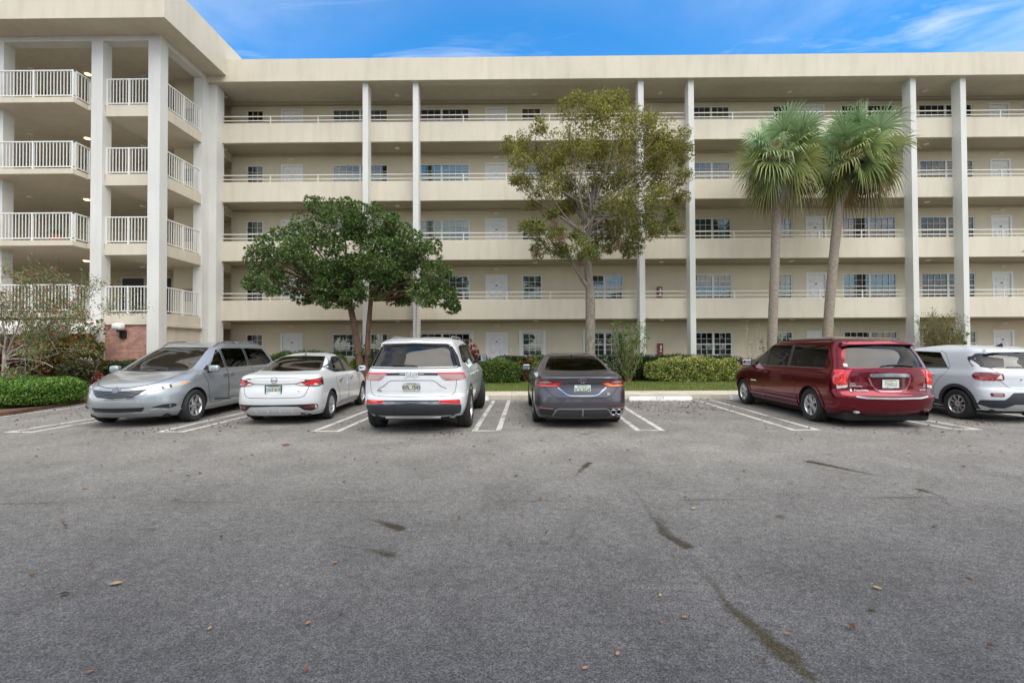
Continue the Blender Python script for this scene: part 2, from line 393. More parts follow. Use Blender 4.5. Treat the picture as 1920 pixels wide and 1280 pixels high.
# grass blades
def blades(name, x0, x1, y0, y1, n, h, m, z):
    c = rng.random((n, 3)); X = x0 + c[:, 0] * (x1 - x0); Y = y0 + c[:, 1] * (y1 - y0)
    a = rng.random(n) * 2 * PI; hh = h * (.5 + rng.random(n)); wd = .006 + .006 * rng.random(n)
    lean = rng.normal(0, .35, (n, 2)) * hh[:, None]
    v = np.zeros((n, 3, 3)); dx = np.cos(a) * wd; dy = np.sin(a) * wd
    v[:, 0] = np.stack([X - dx, Y - dy, np.full(n, z)], 1); v[:, 1] = np.stack([X + dx, Y + dy, np.full(n, z)], 1)
    v[:, 2] = np.stack([X + lean[:, 0], Y + lean[:, 1], z + hh], 1)
    base = np.array([.13, .20, .035]) * (.6 + .8 * rng.random((n, 1))); dry = rng.random((n, 1)) < .18 + .22 * (np.sin(X * 1.3) * np.sin(Y * 2.1 + X * .4) > .3)[:, None]
    colr = np.where(dry, np.array([.30, .26, .10]), base)
    return poly_mesh(name, v, colr, m)
def poly_mesh(name, v, colr, m, parent=None, smooth=False):
    """v (n,k,3) loose polygons of k corners each with one colour"""
    n, k, _ = v.shape; me = bpy.data.meshes.new(name)
    me.vertices.add(n * k); me.vertices.foreach_set('co', v.reshape(-1).astype(np.float32))
    me.loops.add(n * k); me.loops.foreach_set('vertex_index', np.arange(n * k)); me.polygons.add(n); me.polygons.foreach_set('loop_start', np.arange(0, n * k, k))
    me.update(calc_edges=True)
    at2 = me.attributes.new('leafcol', 'FLOAT_COLOR', 'POINT')
    c4 = np.concatenate([np.repeat(colr, k, 0), np.ones((n * k, 1))], 1); at2.data.foreach_set('color', c4.ravel().astype(np.float32))
    if smooth: me.polygons.foreach_set('use_smooth', [True] * n)
    me.materials.append(m); o = bpy.data.objects.new(name, me); COL.objects.link(o)
    if parent: o.parent = parent
    return o
tag(blades('grass', LX0, 16, 15.9, 20.2, 42000, .045, leafmat('grass blades', .8, .2, .2), ZP), 'short green lawn between pavement and hedges', 'grass', kind='stuff')

# ------------------------------------------------------------------ wheel stops
STOPM = mat('stop paint', (.70, .69, .66), .8, var=.12, vscale=5, bump=.2, bscale=40)
def wheel_stop(cx, y, txt, label):
    r = thing('wheel_stop', label, 'wheel stop', (cx, y, 0), 0, 'concrete wheel stops at the heads of the bays')
    m = MB(); L = .92; v = []
    for x in (-L, -L + .03, L - .03, L):
        s = .8 if abs(x) == L else 1
        for yy, z in ((-.085, 0), (-.085, .03), (-.05, .125 * s), (.05, .125 * s), (.085, .03), (.085, 0)): v.append((x, yy * (1 if abs(x) < L else .93), z))
    f = [(0, 1, 2, 3, 4, 5), (23, 22, 21, 20, 19, 18)] + [(i * 6 + j, i * 6 + j + 6, i * 6 + (j + 1) % 6 + 6, i * 6 + (j + 1) % 6) for i in range(3) for j in range(6)]
    m.add(v, f); m.build('block', STOPM, r)
    if txt:
        M = Matrix.Translation((-.02, -.0705, .076)) @ Matrix.Rotation(R(70), 4, 'X')
        text_obj('number', txt, .125, mat('worn grey paint', (.34, .335, .32), .9, var=.3, vscale=20), r, M @ Matrix.Scale(1.35, 4, (1, 0, 0)), .001)
wheel_stop(4.22, 14.0, '029', 'white concrete wheel stop numbered 029 at the head of the empty bay')
wheel_stop(1.35, 14.05, None, 'white wheel stop mostly hidden in front of the dark grey sedan')
wheel_stop(-4.75, 14.3, None, 'white wheel stop hidden in front of the white four door sedan')
wheel_stop(-1.75, 14.2, None, 'white wheel stop hidden in front of the white four wheel drive car')
wheel_stop(7.25, 14.15, None, 'white wheel stop whose left end shows in front of the dark red van')
# ------------------------------------------------------------------ apartment building
BEIGE = stucco('beige stucco', (.64, .58, .468), .11); WALLC = stucco('warm wall stucco', (.62, .553, .41), .05); WHITEC = stucco('white column paint', (.68, .675, .64), .08)
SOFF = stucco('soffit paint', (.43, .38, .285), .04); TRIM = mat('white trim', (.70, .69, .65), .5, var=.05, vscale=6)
RAILM = mat('rail paint', (.66, .63, .55), .5); RAILW = mat('white rail paint', (.74, .74, .71), .45)
DOORM = mat('door paint', (.72, .71, .68), .5, var=.04, vscale=5); DARKI = mat('dark room', (.03, .03, .028), .9); DARKG = mat('bronze frame', (.035, .033, .03), .4)
PANE = glass('window glass', (.72, .78, .75), .9, 0, 1.75); PANEG = glass('green reflection glass', (.50, .66, .56), .80, 0, 2.2)
KNOB = mat('dark metal', (.12, .11, .10), .35, .9)
def blind_mat(name, col, sc=16):
    m = bpy.data.materials.new(name); n, o = nt(m)
    p = N(n, 'ShaderNodeBsdfPrincipled'); p.inputs['Roughness'].default_value = .7
    g = N(n, 'ShaderNodeNewGeometry'); wv = N(n, 'ShaderNodeTexWave', wave_type='BANDS', bands_direction='Z'); wv.inputs['Scale'].default_value = sc * .5
    n.links.new(g.outputs['Position'], wv.inputs['Vector'])
    r = N(n, 'ShaderNodeMapRange'); r.inputs[3].default_value = .55; r.inputs[4].default_value = 1.1; n.links.new(wv.outputs['Fac'], r.inputs[0])
    v = N(n, 'ShaderNodeVectorMath', operation='SCALE'); v.inputs[0].default_value = col; n.links.new(r.outputs[0], v.inputs['Scale']); n.links.new(v.outputs[0], p.inputs['Base Color'])
    n.links.new(p.outputs[0], o.inputs[0]); return m
BL = {'w': blind_mat('white blinds', (.80, .80, .78)), 'g': blind_mat('grey blinds', (.36, .36, .34)), 'd': blind_mat('dark blinds', (.13, .13, .125)),
      'b': blind_mat('brown blinds', (.33, .17, .10)), 'p': blind_mat('purple blinds', (.13, .10, .20)), 't': blind_mat('teal reflection tint', (.34, .46, .43)), 'c': blind_mat('cream curtain', (.60, .57, .50), 3)}
bld = thing('apartment_building', 'five storey beige apartment building with open walkways and white columns', 'building')
YC0, YC1, YP, YW = 21.4, 21.86, 21.8, 23.2     # column front/back, parapet front, wall face
FL = [.25, 3.0, 5.75, 8.5, 11.25]
XE = 34.0
XL = -13.96                                     # the wing's right side
XEND = ax(405, 500, YC0)                       # right edge of the end column
per = ax(1201, 400, YC0) - ax(685, 400, YC0)
colx = [ax(685, 400, YC0), ax(779.5, 400, YC0), ax(1203.5, 400, YC0), ax(1298, 400, YC0), ax(1716, 400, YC0), ax(1810, 400, YC0)]
colx += [colx[4] + per, colx[5] + per]
for x in colx:
    MB().box(x - .125, x + .125, YC0, YC1, 0, 13.66).build('column', WHITEC, bld)
mb = MB().box(-14.3, XEND, YC0, YC1 + .1, 0, 13.7); mb.build('column', WHITEC, bld)
# roof band and slabs
mb = MB(); mb.box(XL + .2, XE, 21.2, 34, 13.66, 14.68); mb.build('roof', BEIGE, bld)
for k, z in enumerate(FL):
    if k == 0: MB().box(XL, XE, YP + .35, YW - .002, 0, z).build('walkway', CONC, bld); continue
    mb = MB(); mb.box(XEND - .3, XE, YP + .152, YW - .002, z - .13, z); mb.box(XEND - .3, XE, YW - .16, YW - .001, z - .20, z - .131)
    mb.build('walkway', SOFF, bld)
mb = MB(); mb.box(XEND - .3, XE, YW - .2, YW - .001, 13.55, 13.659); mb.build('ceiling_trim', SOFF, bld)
bays = [(XEND, colx[0] - .125)] + [(colx[i] + .125, colx[i + 1] - .125) for i in range(len(colx) - 1)] + [(colx[-1] + .125, XE)]
for x0, x1 in bays:
    for z in FL[1:]:
        MB().rbox(x0 - .02, x1 + .02, YP, YP + .15, z - .12, z + .80, .012, 1).build('parapet', BEIGE, bld)
        mb = MB(); y = YP + .075
        for h in (.145, .34): mb.box(x0 - .02, x1 + .02, y - .018, y + .018, z + .80 + h - .02, z + .80 + h + .02)
        nP = max(0, round((x1 - x0) / 2.07) - 1)
        for i in range(nP): 
            xx = x0 + (x1 - x0) * (i + 1) / (nP + 1); mb.box(xx - .02, xx + .02, y - .02, y + .02, z + .79, z + .80 + .34)
        mb.build('railing', RAILM, bld)
# windows and doors: (left px, right px, kind)
PY = 530
OPEN = [(461, 493, 's'), (528, 566, 'D'), (623, 727, 'w'), (776, 881, 'w'), (912, 950, 'D'), (979, 1016, 's'), (1099, 1168, 'n'),
        (1302, 1372, 'n'), (1453, 1486, 's'), (1513, 1549, 'D'), (1581, 1682, 'w'), (1728, 1830, 'w'), (1862, 1898, 'D'), (1925, 1960, 's'), (2040, 2110, 'n')]
STY = {4: 'gDggDbgggDcdDgg', 3: 'dDwtDwwtwDgxDdw', 2: 'gDgwDgggtDtgDgd', 1: 'tDggDgddgDtpDdd', 0: 'xDggDgdddDddDdd'}
# (z of sill, head above the floor)
SIL, HEAD = .92, 2.05
def holes(k):
    h = []
    for (a, b, t) in OPEN:
        x0, x1 = ax(a, PY, YW), ax(b, PY, YW); z = FL[k]
        h.append((x0, x1, z if t == 'D' else z + SIL, z + (HEAD if k == 0 else 2.13)))
    return h
for k in range(5):
    hs = holes(k); z0 = FL[k] if k else 0; z1 = FL[k + 1] if k < 4 else 13.7
    zc = sorted({z0, z1} | {round(h[2], 4) for h in hs} | {round(h[3], 4) for h in hs}); xc = sorted({XEND - .4, XE} | {h[0] for h in hs} | {h[1] for h in hs})
    mb = MB()
    for i in range(len(xc) - 1):
        for j in range(len(zc) - 1):
            mx_, mz = (xc[i] + xc[i + 1]) / 2, (zc[j] + zc[j + 1]) / 2
            if any(h[0] < mx_ < h[1] and h[2] < mz < h[3] for h in hs): continue
            mb.quad((xc[i], YW, zc[j]), (xc[i + 1], YW, zc[j]), (xc[i + 1], YW, zc[j + 1]), (xc[i], YW, zc[j + 1]))
    for h in hs:
        a, b, c, d = h; y1 = YW + .2
        mb.quad((a, YW, c), (a, y1, c), (b, y1, c), (b, YW, c)); mb.quad((a, YW, d), (b, YW, d), (b, y1, d), (a, y1, d))
        mb.quad((a, YW, c), (a, YW, d), (a, y1, d), (a, y1, c)); mb.quad((b, YW, c), (b, y1, c), (b, y1, d), (b, YW, d))
    mb.build('wall', WALLC, bld, recalc=False)
MB().box(XL + .3, XE, 23.85, 33.9, 0, 13.655).build('rear_wall', mat('room shade', (.045, .042, .036), .9), bld)  # near-black stands for unlit rooms behind the panes: shade put into its colour
protos = {}
def window(k, i, a, b, t, sty):
    x0, x1 = ax(a, PY, YW), ax(b, PY, YW); Wd = x1 - x0; H = (HEAD if k == 0 else 2.13) - SIL; z = FL[k] + SIL
    units = {'s': 1, 'n': 2, 'w': 2}[t]; cols = {'s': 3, 'n': 3, 'w': 4}[t]
    key = (i, k == 0)
    if key not in protos:
        fr = MB(); fw = .05
        fr.box(0, Wd, .02, .08, 0, fw); fr.box(0, Wd, .02, .08, H - fw, H); fr.box(0, fw, .02, .08, fw, H - fw); fr.box(Wd - fw, Wd, .02, .08, fw, H - fw)
        fr.box(-.03, Wd + .03, -.035, .0, -.05, -.005)
        uw = (Wd - 2 * fw) / units
        for u_ in range(units):
            ux = fw + u_ * uw
            if u_: fr.box(ux - .05, ux + .05, .025, .078, fw, H - fw)
            l, r_ = ux + (.05 if u_ else 0), ux + uw - (.05 if u_ < units - 1 else 0)
            zm = H * .48; fr.box(l, r_, .015, .07, zm - .028, zm + .028)
            for c in range(1, cols): xx = l + (r_ - l) * c / cols; fr.box(xx - .009, xx + .009, .035, .052, fw, H - fw)
            for zz_ in (fw + (zm - fw) / 2, zm + (H - fw - zm) / 2): fr.box(l, r_, .034, .053, zz_ - .009, zz_ + .009)
        f = fr.build('window', TRIM); p_ = MB().box(fw, Wd - fw, .058, .062, fw, H - fw).build('pane', PANE, f)
        protos[key] = (f, Wd, H); COL.objects.unlink(f); COL.objects.unlink(p_)
    f0, Wd, H = protos[key]
    f = f0.copy(); COL.objects.link(f); f.parent = bld; f.location = (x0, YW, z)
    pm = f0.children[0]; p_ = pm.copy(); COL.objects.link(p_); p_.parent = f
    if sty == 't': p_.data = p_.data.copy(); p_.data.materials[0] = PANEG  # teal pane and blind: a greenish reflection put into their colours
    if sty in 'xd' and sty == 'x': return
    m = MB()
    if (i * 7 + k * 5) % 4 == 1 and sty in 'wgdc': m.box(.05, Wd - .05, .11, .12, .05 + H * .0, H * .72)       # blind not fully raised or closed
    elif (i + k) % 5 == 3: m.box(.05, Wd - .05, .11, .12, H * .45, H - .04)
    else: m.box(.05, Wd - .05, .11, .12, .05, H - .04)
    m.build('blind', BL[sty], f)
dproto = None
def door(k, i, a, b):
    global dproto
    x0, x1 = ax(a, PY, YW), ax(b, PY, YW); Wd = x1 - x0; H = HEAD if k == 0 else 2.13
    m = MB(); m.box(-.04, .05, -.015, .10, 0, H + .04); m.box(Wd - .05, Wd + .04, -.015, .10, 0, H + .04); m.box(.05, Wd - .05, -.015, .10, H - .05, H + .04)
    m.box(.05, Wd - .05, .05, .09, .01, H - .05)
    l, r_ = .05, Wd - .05; cx = (l + r_) / 2
    for s in (-1, 1):
        for (pz0, pz1) in ((.22, .85), (1.0, 1.55), (1.68, 1.90)):
            xa, xb = (l + .1, cx - .05) if s < 0 else (cx + .05, r_ - .1)
            for q in ((xa, xb, pz0, pz0 + .02), (xa, xb, pz1 - .02, pz1), (xa, xa + .02, pz0 + .02, pz1 - .02), (xb - .02, xb, pz0 + .02, pz1 - .02)): m.box(q[0], q[1], .036, .05, q[2], q[3])
            m.rbox(xa + .05, xb - .05, .038, .052, pz0 + .05, pz1 - .05, .008, 1)
    d = m.build('door', DOORM, bld); d.location = (x0, YW, FL[k])
    M = Matrix.Translation((r_ - .07, .05, .98)) @ Matrix.Rotation(R(90), 4, 'X')
    MB().lathe([(0, .055), (.022, .05), (.03, .035), (.022, .02), (.012, .012), (.028, .002), (.028, 0)], 12, M).build('handle', KNOB, d)
    MB().box(cx - .05, cx + .05, .03, .049, 1.60, 1.66).build('number_plate', mat('plate grey', (.16, .15, .13), .5), d)
    return d
for k in range(5):
    for i, (a, b, t) in enumerate(OPEN):
        if t == 'D': door(k, i, a, b)
        else: window(k, i, a, b, t, STY[k][i])
# bell plates beside the doors, a cable down one column
for k in range(5):
    for (a, b, t) in OPEN:
        if t == 'D': xq = ax(b, PY, YW) + .22; MB().rbox(xq - .035, xq + .035, YW - .02, YW - .001, FL[k] + 1.15, FL[k] + 1.28, .006, 1).build('bell_plate', TRIM, bld)
MB().tube([(colx[1] + .02 + .012 * math.sin(q * 2.1), YC0 - .012, q) for q in np.linspace(1.2, 6.6, 28)], .009, 5).build('cable', KNOB, bld)
# storm-shutter tracks beside the ground floor windows
for (a, b) in ((979, 1016), (1099, 1168), (776, 881)):
    x0, x1 = ax(a, PY, YW), ax(b, PY, YW)
    for xa, xb in ((x0 - .17, x0 - .02), (x1 + .02, x1 + .17)):
        MB().box(xa, xb, YW - .05, YW, FL[0] + .75, FL[0] + HEAD + .05).box(xa + .05, xb - .05, YW - .08, YW - .05, FL[0] + .75, FL[0] + HEAD + .05).build('shutter_track', TRIM, bld)
    MB().box(x0 - .17, x1 + .17, YW - .07, YW, FL[0] + HEAD + .052, FL[0] + HEAD + .12).build('shutter_track', TRIM, bld)
# light fittings under the soffits
LAMPW = mat('lamp glass', (.8, .8, .76), .4); LAMPE = mat('lit lamp', (.9, .85, .7), .4, emit=(1, .74, .36), estr=2.2)
def ceil_lamp(x, y, z, lit=False):
    M = Matrix.Translation((x, y, z)) @ Matrix.Rotation(PI, 4, 'X')
    MB().lathe([(.11, 0), (.12, .02), (.10, .04), (.06, .055), (0, .06)], 20, M).build('ceiling_light', LAMPE if lit else LAMPW, bld)
for px in (422, 745, 1002, 1237, 1480, 1735):
    for k in range(5):
        z = 13.66 if k == 4 else FL[k + 1] - .13
        ceil_lamp(ax(px, 175, 22.45), 22.45, z)
for px in (547, 930, 1876):
    for k in range(5):
        z = FL[k] + 2.42; MB().rbox(ax(px, 300, YW) - .12, ax(px, 300, YW) + .12, YW - .07, YW, z - .03, z + .03, .015, 1).build('wall_light', LAMPW, bld)

# ------------------------------------------------------------------ stair and lift wing on the left
def brick_mat():
    m = bpy.data.materials.new('brick'); n, o = nt(m)
    p = N(n, 'ShaderNodeBsdfPrincipled'); p.inputs['Roughness'].default_value = .9
    g = N(n, 'ShaderNodeNewGeometry'); s = N(n, 'ShaderNodeSeparateXYZ'); c = N(n, 'ShaderNodeCombineXYZ'); n.links.new(g.outputs['Position'], s.inputs[0])
    n.links.new(s.outputs[0], c.inputs[0]); n.links.new(s.outputs[2], c.inputs[1])
    b = N(n, 'ShaderNodeTexBrick'); b.inputs['Scale'].default_value = 1; b.inputs['Brick Width'].default_value = .30; b.inputs['Row Height'].default_value = .078; b.inputs['Mortar Size'].default_value = .007
    b.inputs['Color1'].default_value = (.52, .29, .225, 1); b.inputs['Color2'].default_value = (.38, .18, .14, 1); b.inputs['Mortar'].default_value = (.30, .24, .21, 1); b.inputs['Bias'].default_value = -.1
    n.links.new(c.outputs[0], b.inputs['Vector'])
    t = N(n, 'ShaderNodeTexNoise'); t.inputs['Scale'].default_value = 4; t.inputs['Detail'].default_value = 6; n.links.new(g.outputs['Position'], t.inputs['Vector'])
    r = N(n, 'ShaderNodeMapRange'); r.inputs[1].default_value = .3; r.inputs[2].default_value = .7; r.inputs[3].default_value = .8; r.inputs[4].default_value = 1.35; n.links.new(t.outputs[0], r.inputs[0])
    v = N(n, 'ShaderNodeVectorMath', operation='SCALE'); n.links.new(b.outputs[0], v.inputs[0]); n.links.new(r.outputs[0], v.inputs['Scale']); n.links.new(v.outputs[0], p.inputs['Base Color'])
    bp = N(n, 'ShaderNodeBump'); bp.inputs['Distance'].default_value = .01; bp.invert = True; n.links.new(b.outputs['Fac'], bp.inputs['Height']); n.links.new(bp.outputs[0], p.inputs['Normal'])
    n.links.new(p.outputs[0], o.inputs[0]); return m
YF0, YF1 = 18.4, 18.82; XC1 = ax(277, 300, YF0); XCR = ax(311, 300, YF0) + .0
XR_ = ax(299.5, 300, YF0); XL2a, XL2b = ax(170, 300, YF0), ax(191.5, 300, YF0); XL3b = ax(5, 300, YF0)
XB = XR_                                        # right side plane of the wing
MB().box(XC1, XR_, YF0, YF1, 0, 13.73).build('column', WHITEC, bld)
MB().box(XL2a, XL2b, YF0, YF1, 0, 13.73).build('column', WHITEC, bld)
MB().box(XL3b - .46, XL3b, YF0, YF1, 0, 13.73).build('column', WHITEC, bld)
for q in range(1, 5): MB().box(XL3b - 4.2 * q, XL3b + .45 - 4.2 * q, YF0, YF1, 0, 13.73).build('column', WHITEC, bld)
MB().box(-38.4, -38.1, YF0 + .5, 24.0, 0, 13.72).build('end_wall', BEIGE, bld)
MB().box(XR_ - .42, XR_, 20.95, YC0 - .002, 0, 13.73).build('column', WHITEC, bld)
mb = MB(); mb.box(-38.4, XR_ + .001, YF0 - .002, YF1, 13.731, 13.95); mb.box(XR_ - .42, XR_ + .001, YF1 + .001, YC0 - .004, 13.731, 13.95); mb.build('beam', WHITEC, bld)
XRF = -13.075
MB().box(-39.5, XRF, 17.42, 34.2, 13.951, 15.45).build('roof', BEIGE, bld)
MB().box(XR_ - .3, XRF - .3, 21.19, 21.6, 13.67, 13.95).build('roof', BEIGE, bld)
XLB = ax(138, 190, 17.9)
for k, z in enumerate(FL[1:]):
    mb = MB(); mb.box(-38.4, XLB, 17.9, 24.0, z - .20, z); mb.box(XLB + .001, XL2b, YF0 + .12, 24.0, z - .20, z - .001); mb.build('balcony_slab', BEIGE, bld)
    MB().box(XL2b + .001, XR_ - .06, 18.53, 23.9, z - .45, z).build('balcony_slab', BEIGE, bld)
# back walls inside the wing
mb = MB(); mb.box(-38.4, XR_ - .1, 24.0, 24.3, 0, 13.94); mb.build('back_wall', WALLC, bld)
XPW = ax(328, 300, 21.5)
for k in range(5):
    z0 = FL[k] if k else 0; z1 = (FL[k + 1] - .45) if k < 4 else 13.95
    MB().box(XPW, XR_ - .43, 21.45, 21.6, z0, z1 - .001).build('partition_wall', WALLC, bld)
MB().box(XR_ - .2, XR_ - .08, YF1 + .001, 20.948, 0, 2.56).build('side_wall', BEIGE, bld)
MB().box(XR_ - .08, XR_ + .05, YF1 + .001, 20.948, 2.47, 2.52).build('ledge', BEIGE, bld)
# dark glazed doors on the second storey and entrance
for (pa, pb, k) in ((231, 270, 1), (305, 321, 1)):
    xa, xb = ax(pa, 540, 23.95), ax(pb, 540, 23.95)
    MB().box(xa - .12, xb + .12, 23.93, 23.998, FL[k], FL[k] + 2.3).build('door_frame', TRIM, bld)
    MB().box(xa, xb, 23.90, 23.928, FL[k] + .05, FL[k] + 2.18).build('glass_door', DARKG, bld)
def balustrade(p0, p1, z, posts=2, parent=bld):
    p0, p1 = Vector((*p0, 0)), Vector((*p1, 0)); L = (p1 - p0).length; d = (p1 - p0) / L; ang = math.atan2(d.y, d.x)
    M = Matrix.Translation((p0.x, p0.y, z)) @ Matrix.Rotation(ang, 4, 'Z'); m = MB()
    m.box(0, L, -.028, .028, 1.03, 1.075, M); m.box(0, L, -.02, .02, .07, .11, M)
    for i in range(posts + 1):
        x = min(max(L * i / posts, .03), L - .03); m.box(x - .03, x + .03, -.031, .031, 0, 1.08, M)
        if i < posts:
            nb = max(2, round((L / posts) / .135)); 
            for j in range(1, nb): xx = L * i / posts + (L / posts) * j / nb; m.box(xx - .012, xx + .012, -.012, .012, .111, 1.029, M)
    return m.build('balustrade', RAILW, parent)
for z in FL[1:]:
    balustrade((XLB - .05 - 1.56 * 13, 17.97), (XLB - .05, 17.97), z, 13)
    balustrade((XLB - .05, 18.01), (XLB - .05, YF0 + .3), z, 1)
    balustrade((XL2b + .0, 18.6), (XC1, 18.6), z, 2)
    balustrade((XR_ - .12, YF1), (XR_ - .12, 20.95), z, 2)
MB().box(XL2b + .001, XC1 - .001, 18.6, 18.8, 0, 2.549).build('brick_wall', brick_mat(), bld)
# lit and unlit ceiling lamps in the wing
for k, z in enumerate(FL[1:] + [13.95]):
    zc = z - (.2 if k < 4 else 0)
    ceil_lamp(ax(165, 130, 21.0), 21.0, zc, k in (3, 4, 2, 1)); ceil_lamp(ax(57, 240, 20.5), 20.5, zc)
    ceil_lamp(ax(270, 125, 21.2), 21.2, z - (.45 if k < 4 else 0))
# entrance recess, ground floor
MB().box(-38.3, XL2a - .001, 22.2, 22.35, 0, 2.799).build('entrance_wall', WALLC, bld)
xa, xb = ax(68, 650, 22.2), ax(160, 650, 22.2)
mb = MB(); mb.box(xa, xb, 22.14, 22.199, .1, 2.5); mb.build('entrance_door', DARKG, bld)
mb = MB()
for i in range(3): mb.box(xa + .08 + (xb - xa) / 3 * i, xa - .08 + (xb - xa) / 3 * (i + 1), 22.12, 22.139, .2, 2.4)
mb.build('entrance_glass', mat('dark door glass', (.02, .02, .022), .05, spec=.8), bld)
# ------------------------------------------------------------------ cars
def pchip(xs, ys):
    x = np.array(xs, float); y = np.array(ys, float); h = np.diff(x); dl = np.diff(y) / h; n = len(x); d = np.zeros(n)
    if n > 2:
        for i in range(1, n - 1):
            if dl[i - 1] * dl[i] > 0:
                w1 = 2 * h[i] + h[i - 1]; w2 = h[i] + 2 * h[i - 1]; d[i] = (w1 + w2) / (w1 / dl[i - 1] + w2 / dl[i])
    d[0] = dl[0]; d[-1] = dl[-1]
    def f(q):
        q = min(max(q, x[0]), x[-1]); i = int(min(max(np.searchsorted(x, q) - 1, 0), n - 2)); t = (q - x[i]) / h[i]
        return float((1 + 2 * t) * (1 - t) ** 2 * y[i] + t * (1 - t) ** 2 * h[i] * d[i] + t * t * (3 - 2 * t) * y[i + 1] + t * t * (t - 1) * h[i] * d[i + 1])
    return f
class Shape:
    """closed car body as a stack of plan outlines; gives the surface point in any straight projection"""
    def __init__(s, W, XR, XF, LR, LF, PR=2.6, PF=2.3, taper=(.0, .0)):
        g = lambda T: pchip([a for a, b in T], [b for a, b in T])
        s.w, s.xr, s.xf, s.lr, s.lf = g(W), g(XR), g(XF), g(LR), g(LF); s.pr = PR; s._pf = g(PF) if isinstance(PF, list) else (lambda q, c=PF: c)
        s.z0, s.z1 = W[0][0], W[-1][0]; s.tf, s.tr = taper; s.L = max(b for a, b in XF)
    def tap(s, x):
        m = s.L * .5; return 1 - (s.tf * max(0, (x - m) / m) ** 2) - (s.tr * max(0, (m - x) / m) ** 2)
    def y(s, x, z):
        z = min(max(z, s.z0), s.z1); xr, xf, lr, lf = s.xr(z), s.xf(z), s.lr(z), s.lf(z); c = 1.0
        lim = (xf - xr) * .49; lr = min(lr, lim); lf = min(lf, lim)
        if x < xr + lr: u = min(1, (xr + lr - x) / lr); c = max(0, 1 - u ** s.pr) ** (1 / s.pr)
        elif x > xf - lf: pf = s._pf(z); u = min(1, (x - xf + lf) / lf); c = max(0, 1 - u ** pf) ** (1 / pf)
        return s.w(z) * c * s.tap(x)
    def rear(s, y, z):
        xr = s.xr(z); lr = min(s.lr(z), (s.xf(z) - xr) * .49); x = xr
        for _ in range(5):
            u = min(.999, abs(y) / (s.w(z) * s.tap(x))); x = xr + lr * (1 - (1 - u ** s.pr) ** (1 / s.pr))
        return x
    def front(s, y, z):
        xf = s.xf(z); lf = min(s.lf(z), (xf - s.xr(z)) * .49); x = xf; pf = s._pf(z)
        for _ in range(5):
            u = min(.999, abs(y) / (s.w(z) * s.tap(x))); x = xf - lf * (1 - (1 - u ** pf) ** (1 / pf))
        return x
    def top(s, x, y):
        """height of the upper surface over (x, y)"""
        lo, hi = s.z0 + .4, s.z1
        zs = np.linspace(hi, lo, 160)
        for z in zs:
            if s.xr(z) <= x <= s.xf(z) and s.y(x, z) >= abs(y): return z
        return lo
    def outline(s, z, n1=14, n2=30, dx=0, dw=0, clampf=None, clampr=None, zz=None):
        zq = z if zz is None else zz
        xr, xf = s.xr(zq) + dx, s.xf(zq) - dx
        if clampr is not None: xr = max(xr, clampr)
        if clampf is not None: xf = min(xf, clampf)
        w = s.w(zq) - dw; lr = min(s.lr(zq), (xf - xr) * .49); lf = min(s.lf(zq), (xf - xr) * .49); P = []; pf = s._pf(zq)
        for i in range(n1):
            t = (PI / 2) * i / n1; P.append((xr + lr * (1 - math.cos(t) ** (2 / s.pr)), w * math.sin(t) ** (2 / s.pr)))
        for i in range(n2 + 1): P.append((xr + lr + (xf - lf - xr - lr) * i / n2, w))
        for i in range(1, n1 + 1):
            t = (PI / 2) * (1 - i / n1); P.append((xf - lf * (1 - math.cos(t) ** (2 / pf)), w * math.sin(t) ** (2 / pf)))
        P = [(x, max(0, y) * s.tap(x)) for x, y in P]
        ring = [(x, y, z) for x, y in P] + [(x, -y, z) for x, y in reversed(P[1:-1])]
        return ring, len(P)
    def solid(s, zs, **kw):
        cf, cr, zoff = kw.pop('cf', None), kw.pop('cr', None), kw.pop('zoff', 0)
        V = []; F = []; nr = 0
        for z in zs:
            r, nh = s.outline(z, clampf=cf(z) if cf else None, clampr=cr(z) if cr else None, zz=z + zoff, **kw); nr = len(r); V += r
        for k in range(len(zs) - 1):
            a = k * nr; b = a + nr
            for i in range(nr): j = (i + 1) % nr; F.append((a + i, b + i, b + j, a + j))
        for base, up in ((0, False), ((len(zs) - 1) * nr, True)):        # strip caps joining left and right
            for i in range(nh - 1):
                l0, l1 = base + i, base + i + 1
                r0 = base if i == 0 else base + nr - i; r1 = base + nh - 1 if i + 1 == nh - 1 else base + nr - i - 1
                q = [l0, l1, r1, r0]; q = list(dict.fromkeys(q))
                if not up: q = q[::-1]
                F.append(tuple(q))
        return V, F

